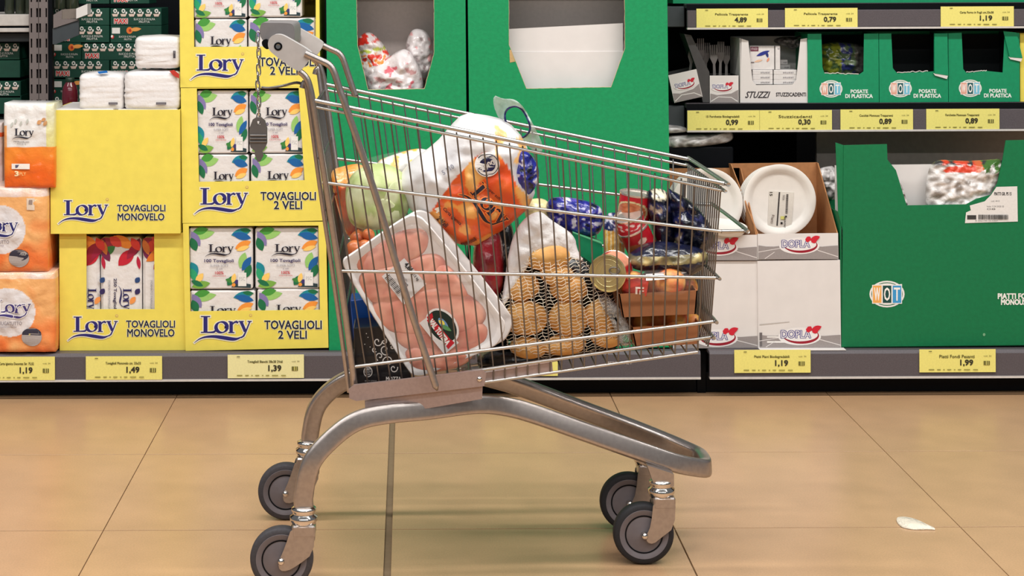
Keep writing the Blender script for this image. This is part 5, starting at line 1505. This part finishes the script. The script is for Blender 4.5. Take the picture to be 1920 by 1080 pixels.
# potatoes in a net
M_pot = mat('potato_skin', (228,180,108), .55, color2=(206,148,78), scale=22, bump=.15, bscale=60)
POT = [(1030,480,46,27,-.15),(978,537,34,27,-.2),(1066,540,36,26,.1),(986,596,41,34,.1),(1066,596,38,34,.0),(1128,592,32,30,.5),(1058,646,42,20,-.1),(990,652,34,20,.1),(1136,630,30,22,.1),(1045,515,34,24,.3)]
PW = ['topmost, under the white sleeve','upper left','upper middle, beside the gold tin','left, largest','centre','right, below the gold tin','bottom middle','bottom left','bottom right','small one below the topmost']
for k, (x, y, rx, ry, an) in enumerate(POT):
    Z = 3.603 if k in (9,0) else 3.61; S = Z/FOC; mb = MB(); seg, st = 28, 18; ids = []
    for i in range(st+1):
        ph = math.pi*i/st; ring = []
        for j in range(seg if 0 < i < st else 1):
            th = 2*math.pi*j/seg; d = Vector((math.sin(ph)*math.cos(th), math.sin(ph)*math.sin(th), math.cos(ph)))
            r_ = 1+.07*noise.noise(d*1.6+Vector((k*3,0,0)))+.02*noise.noise(d*5+Vector((k,0,0)))
            ring.append(mb.vert((d.x*rx*S*r_, d.y*.034*r_, d.z*ry*S*r_)))
        ids.append(ring)
    for i in range(st):
        A_, B_ = ids[i], ids[i+1]
        for j in range(seg):
            jj = (j+1) % seg
            if len(A_) == 1: mb.face((A_[0], B_[j], B_[jj]))
            elif len(B_) == 1: mb.face((A_[j], B_[0], A_[jj]))
            else: mb.face((A_[j], B_[j], B_[jj], A_[jj]))
    o = mb.build('potato', M_pot, None, True, loc=at(x, y, Z)); o.rotation_euler = (0, an, 0)
    tag(o, 'yellow-brown potato in the net, '+PW[k], 'potato', 'potatoes in the net')
net = empty('potato_net', at(1050, 690, 3.62), 'white mesh potato net with a solid white sleeve in the trolley middle', 'net bag')
M_net = mat('white_net_thread', (236,226,206), .5)
Bag('black_shape', [(935,520),(985,460),(1090,470),(1150,540),(1185,600),(1180,630),(1100,640),(960,656),(930,600)], 3.70, .03, 'black backing added behind the potatoes in the net as shade in the gaps', 'plastic bag', None, VM, const((16,17,20),.2), amp=.004, freq=30, seed=13)  # added dark backing, so the gaps between potatoes look shaded
NO = [(925,575),(950,520),(985,450),(1040,440),(1095,480),(1120,520),(1165,560),(1182,610),(1178,640),(1130,655),(1050,667),(970,676),(945,640),(935,600)]
nb = Bag('net_mesh', NO, 3.612, .050, material=M_net, amp=.003, freq=22, parent=net, power=3.0, make=False)
mb = MB(); NOs = nb.R
def thread(p0, d, r):
    run = []
    for k in range(-70, 71):
        x, y = p0[0]+d[0]*k*4, p0[1]+d[1]*k*4
        y += 1.6*math.sin(x*.35+p0[1]); x += 1.5*math.sin(y*.3+p0[0])
        if inpoly(x, y, NOs): run.append((x, y))
        else:
            if len(run) > 2:
                mb.tube([nb.map(x_, y_, 0) for x_, y_ in run], r, 4, caps=False)
            run = []
an1, an2 = math.radians(-13), math.radians(72)
for k in range(-32, 33):
    c0 = (1055+k*6.2*math.sin(-an1), 575+k*6.2*math.cos(an1))
    thread((c0[0], c0[1]), (math.cos(an1), math.sin(an1)), .00055)
for k in range(-14, 15):
    thread((1055+k*17*math.sin(an2), 575-k*17*math.cos(an2)), (math.cos(an2), math.sin(an2)), .0005)
nm = mb.build('net_mesh', M_net, net, True); tag(nm, kind='stuff')
Bag('white_sleeve', [(936,585),(946,530),(952,480),(965,432),(988,404),(1014,394),(1032,412),(1078,440),(1082,470),(1100,496),(1070,476),(1040,462),(1008,474),(985,505),(955,560)], 3.60, .018, material=mat('white_net_sleeve', (226,222,220), .5, var=.03, scale=40, bump=.4, bscale=60), amp=.005, freq=35, parent=net, rings=16, seg=90, center=(1000,455), power=4, fold=.5)
Bag('net_tail', [(1120,548),(1145,560),(1172,590),(1186,640),(1168,655),(1150,610),(1128,575)], 3.585, .012, material=mat('white_net_tail', (206,202,198), .6, bump=.9, bscale=160), amp=.006, freq=70, parent=net, rings=8, seg=60).ob.modifiers.new('threads', 'WIREFRAME').thickness = .0012
# tins
M_tinmetal = mat('gold_tin_lid', (206,192,140), .25, .7)
M_tinsilver = mat('silver_tin_rim', (214,206,196), .25, .8)
def tin(x, y, Z, r, h, rot, lab, lid, colfn):
    o = empty('food_tin', at(x, y, Z), lab, 'tin', 'red food tins', rot)
    mb = MB(); pr = [(r, -h/2+h*k/30) for k in range(31)]
    mb.lathe(pr, 72, 'Z', colfn=colfn); mb.build('label_wrap', VMs, o, True)
    for sg in (-1, 1):
        mb = MB(); L_ = [(r, .0), (r*1.03, .001), (r*1.03, .004), (r*.97, .0045), (r*.95, .001), (0, .001)]
        mb.lathe([(a, sg*(h/2-.001+c_)) for a, c_ in L_], 48, 'Z'); mb.build('rim', lid if sg > 0 else M_tinsilver, o, True, sharp=40)
    return o
def ctin(px0):
    def fn(a, h):
        d = math.degrees((a-px0+math.pi) % (2*math.pi)-math.pi)
        e_ = (d/58)**2+((h+.006)/.019)**2
        if e_ < 1: return lerp((206,130,90),(170,84,50),.5+noise.noise(Vector((d*.05,h*200,0))))
        if e_ < 1.35: return (214,200,150)
        if h < -.022: return (60,20,24)
        if 66 < d < 110 and abs(h-.005) < .006: return (220,190,170)
        return (186,24,40)
    return fn
FW = -math.pi/2
tin(1190,387,3.70,.033,.052,(.12,.10,0.0),'red food tin standing on top of the pile with a picture of stew','lid' and M_tinsilver,ctin(FW-.35))
def ctin2(a, h):
    d = math.degrees((a-FW+math.pi) % (2*math.pi)-math.pi)
    n = noise.noise(Vector((d*.06, h*160, 2)))
    if h > .004: return (200,40,56) if n > -.15 else (236,214,212)
    if h < -.012: return (190,110,60) if abs(d) < 40 else (120,60,40)
    return (180,20,36)
o = tin(1183,424,3.665,.030,.046,(.25,-.35,.2),'red food tin with white lettering tilted below the stew tin',M_tinsilver,ctin2)
def ctin3(a, h):
    d = math.degrees((a-FW+math.pi) % (2*math.pi)-math.pi)
    if (d+30)**2/1600+((h+.012)/.014)**2 < 1: return (160,90,50)
    if (d-10)**2/300+((h-.004)/.006)**2 < 1: return (230,190,170)
    return (176,20,34)
tin(1196,448,3.66,.031,.045,(.2,-.45,0),'red food tin lying under the tilted tin, right of the breadsticks',M_tinsilver,ctin3)
# the tin facing us with its gold lid
g = tin(1146,508,3.585,.036,.056,(math.pi/2,0,-.35),'gold-lidded tin lying with its ring pull towards the viewer',M_tinmetal,lambda a, h: (226,150,120) if abs(math.degrees(a)-60) < 40 else (176,24,36))
mb = MB(); zl = .056/2+.0035
ringp = [Vector((.010*math.cos(2*math.pi*k/20)+.014, .0065*math.sin(2*math.pi*k/20)+.006, zl+.001)) for k in range(20)]
mb.tube(ringp, .0014, 6, closed=True); mb.build('ring_pull', mat('dull_steel', (120,116,114)), g, True)
mb = MB(); mb.lathe([(.026,zl-.0035),(.027,zl-.002),(.028,zl-.0035)], 40); mb.build('lid_bead', M_tinmetal, g, True)
mb = MB(); mb.lathe([(.016,zl-.0035),(.0165,zl-.0028),(.017,zl-.0035)], 40); mb.build('lid_bead', M_tinmetal, g, True)
# dark blue coffee bags
def ccof(sv):
    def fn(px, py):
        n = noise.noise(Vector((px*.05,py*.05,sv)))+.5*noise.noise(Vector((px*.13,py*.13,sv)))
        if n > .55: return (150,130,110)
        if n > .34: return (40,42,84)
        return lerp((9,11,24),(20,26,78),.25+n)
    return fn
Bag('coffee_bag', [(1208,362),(1225,352),(1250,356),(1258,380),(1268,430),(1262,470),(1235,478),(1222,430)], 3.68, .035, 'navy blue coffee bag with silver top right of the stew tin', 'coffee bag', None, VM, lambda px, py: ((214,206,180) if (py < 372 and 1222 < px < 1248 and noise.noise(Vector((px*.2,py*.2,0))) > -.2) else ccof(3)(px, py)), amp=.006, freq=40, fold=.3)
Bag('coffee_bag', [(1250,350),(1262,358),(1300,378),(1338,428),(1342,460),(1310,478),(1270,470),(1256,420)], 3.67, .045, 'crumpled dark navy bag leaning on the trolley front', 'coffee bag', None, VM, ccof(7), amp=.010, freq=40, fold=.5, seed=4, rings=24, seg=90)
def cdk(px, py):
    n = noise.noise(Vector((px*.07,py*.07,5)))
    if 476 < py+(px-1200)*.05 < 492: return lerp((200,180,120),(90,84,60),.5+n*1.3)
    return lerp((14,16,26),(22,28,64),.5+n)
Bag('coffee_bag', [(1172,482),(1200,462),(1222,452),(1280,456),(1330,470),(1325,500),(1290,520),(1240,512),(1180,505)], 3.62, .05, 'dark snack pack with a gold band lying over the peaches', 'snack bag', None, VM, cdk, amp=.007, freq=35, fold=.3, seed=6, rings=24, seg=90)
# cardboard trays of peaches
M_peach = mat('peach_skin', (240,186,92), .45, color2=(214,84,46), scale=26)
M_tray = mat('brown_tray_board', (158,102,64), .7, var=.06, scale=60)
def peach_tray(x0, x1, ytop, ybot, Z, lab, peaches, wd, tilt):
    o = empty('peach_tray', at((x0+x1)/2, ybot, Z), lab, 'fruit tray', 'peach trays', (0, tilt, 0))
    S = Z/FOC; w = (x1-x0)*S/2; h = (ybot-ytop)*S; D = .16; t = .0025
    mb = MB(); sl = .006
    def wall(a, b_, c_, d_): 
        pass
    mb.plate([(-w+sl,0),(w-sl,0),(w,h),(-w,h)], (), 0, t); mb.plate([(-w+sl,0),(w-sl,0),(w,h),(-w,h)], (), D-t, D)
    for sg in (-1, 1):
        q = [Vector((sg*(w-sl), 0, 0)), Vector((sg*(w-sl), D, 0)), Vector((sg*w, D, h)), Vector((sg*w, 0, h))]
        i0 = [mb.vert(v_) for v_ in q]; i1 = [mb.vert(v_+Vector((-sg*t, 0, 0))) for v_ in q]
        mb.face(i0); mb.face(i1[::-1])
        for k in range(4): mb.face((i0[k], i0[(k+1)%4], i1[(k+1)%4], i1[k]))
    mb.box((-w+sl, t, 0), (w-sl, D-t, t)); mb.build('board', M_tray, o)
    for k, (x, y, r, dz) in enumerate(peaches):
        Zp = Z+.04+dz; Sp = Zp/FOC; R = r*Sp; mb = MB(); seg, st = 24, 16; ids = []
        for i in range(st+1):
            ph = math.pi*i/st; ring = []
            for j in range(seg if 0 < i < st else 1):
                th = 2*math.pi*j/seg
                rr = R*(1-.05*math.exp(-(((th+math.pi) % (2*math.pi)-math.pi)/.18)**2)*math.sin(ph))
                ring.append(mb.vert((rr*math.sin(ph)*math.cos(th), rr*math.sin(ph)*math.sin(th), rr*.94*math.cos(ph)*(1-.10*math.exp(-(ph/.3)**2)))))
            ids.append(ring)
        for i in range(st):
            A_, B_ = ids[i], ids[i+1]
            for j in range(seg):
                jj = (j+1) % seg
                if len(A_) == 1: mb.face((A_[0], B_[j], B_[jj]))
                elif len(B_) == 1: mb.face((A_[j], B_[0], A_[jj]))
                else: mb.face((A_[j], B_[j], B_[jj], A_[jj]))
        q = mb.build('peach', M_peach, None, True, loc=at(x, y, Zp)); q.rotation_euler = (random.random()*2, random.random()*2, random.random()*6)
        tag(q, 'red and yellow peach in the %s cardboard tray, %s' % (wd, ['leftmost','second from left','third from left','rightmost'][k]), 'peach', 'peaches in trays')
    Bag('film_cover', [(x0+3,ytop+4),(x0+4,ytop-22),(x0+30,ytop-42),(x1-45,ytop-44),(x1-10,ytop-26),(x1-2,ytop+4)], Z+.07, .072, material=M_film, amp=.003, freq=40, rings=10, seg=50, power=4,
        parent=o) if tilt == 0 else None
peach_tray(1162,1310,548,592,3.555,'upper brown cardboard tray of peaches at the trolley front',[(1188,535,27,0),(1222,533,26,.035),(1257,530,30,-.012),(1290,538,20,.04)],'upper',-.04)
peach_tray(1186,1316,610,648,3.575,'lower brown cardboard tray of peaches at the trolley front',[(1205,606,20,.01),(1237,602,23,.02),(1268,602,23,0),(1296,606,20,.03)],'lower',-.05)
# red print of the upper tray's film and its painted glint
stk = Bag('film_wrap', [(1160,556),(1158,530),(1170,510),(1200,502),(1285,498),(1304,526),(1308,552),(1240,556)], 3.60, .050, 'clear film over the upper peach tray with red print', 'plastic film', None, M_film, None, amp=.004, freq=45, rings=10, seg=60, power=4)
p = Print(stk); p.poly([(1166,522),(1190,514),(1210,520),(1206,548),(1172,552),(1164,540)], (214,60,40)); p.rect(1186,530,1201,533,(240,225,215)); p.rect(1186,530,1189.5,544,(240,225,215)); p.rect(1193,536,1201,538.5,(240,225,215)); p.rect(1193,536,1196,544,(240,225,215)); p.poly([(1206,508),(1260,503),(1285,507),(1240,516),(1205,518)], (226,220,218)); p.build()  # last pale polygon is a painted reflection on the film
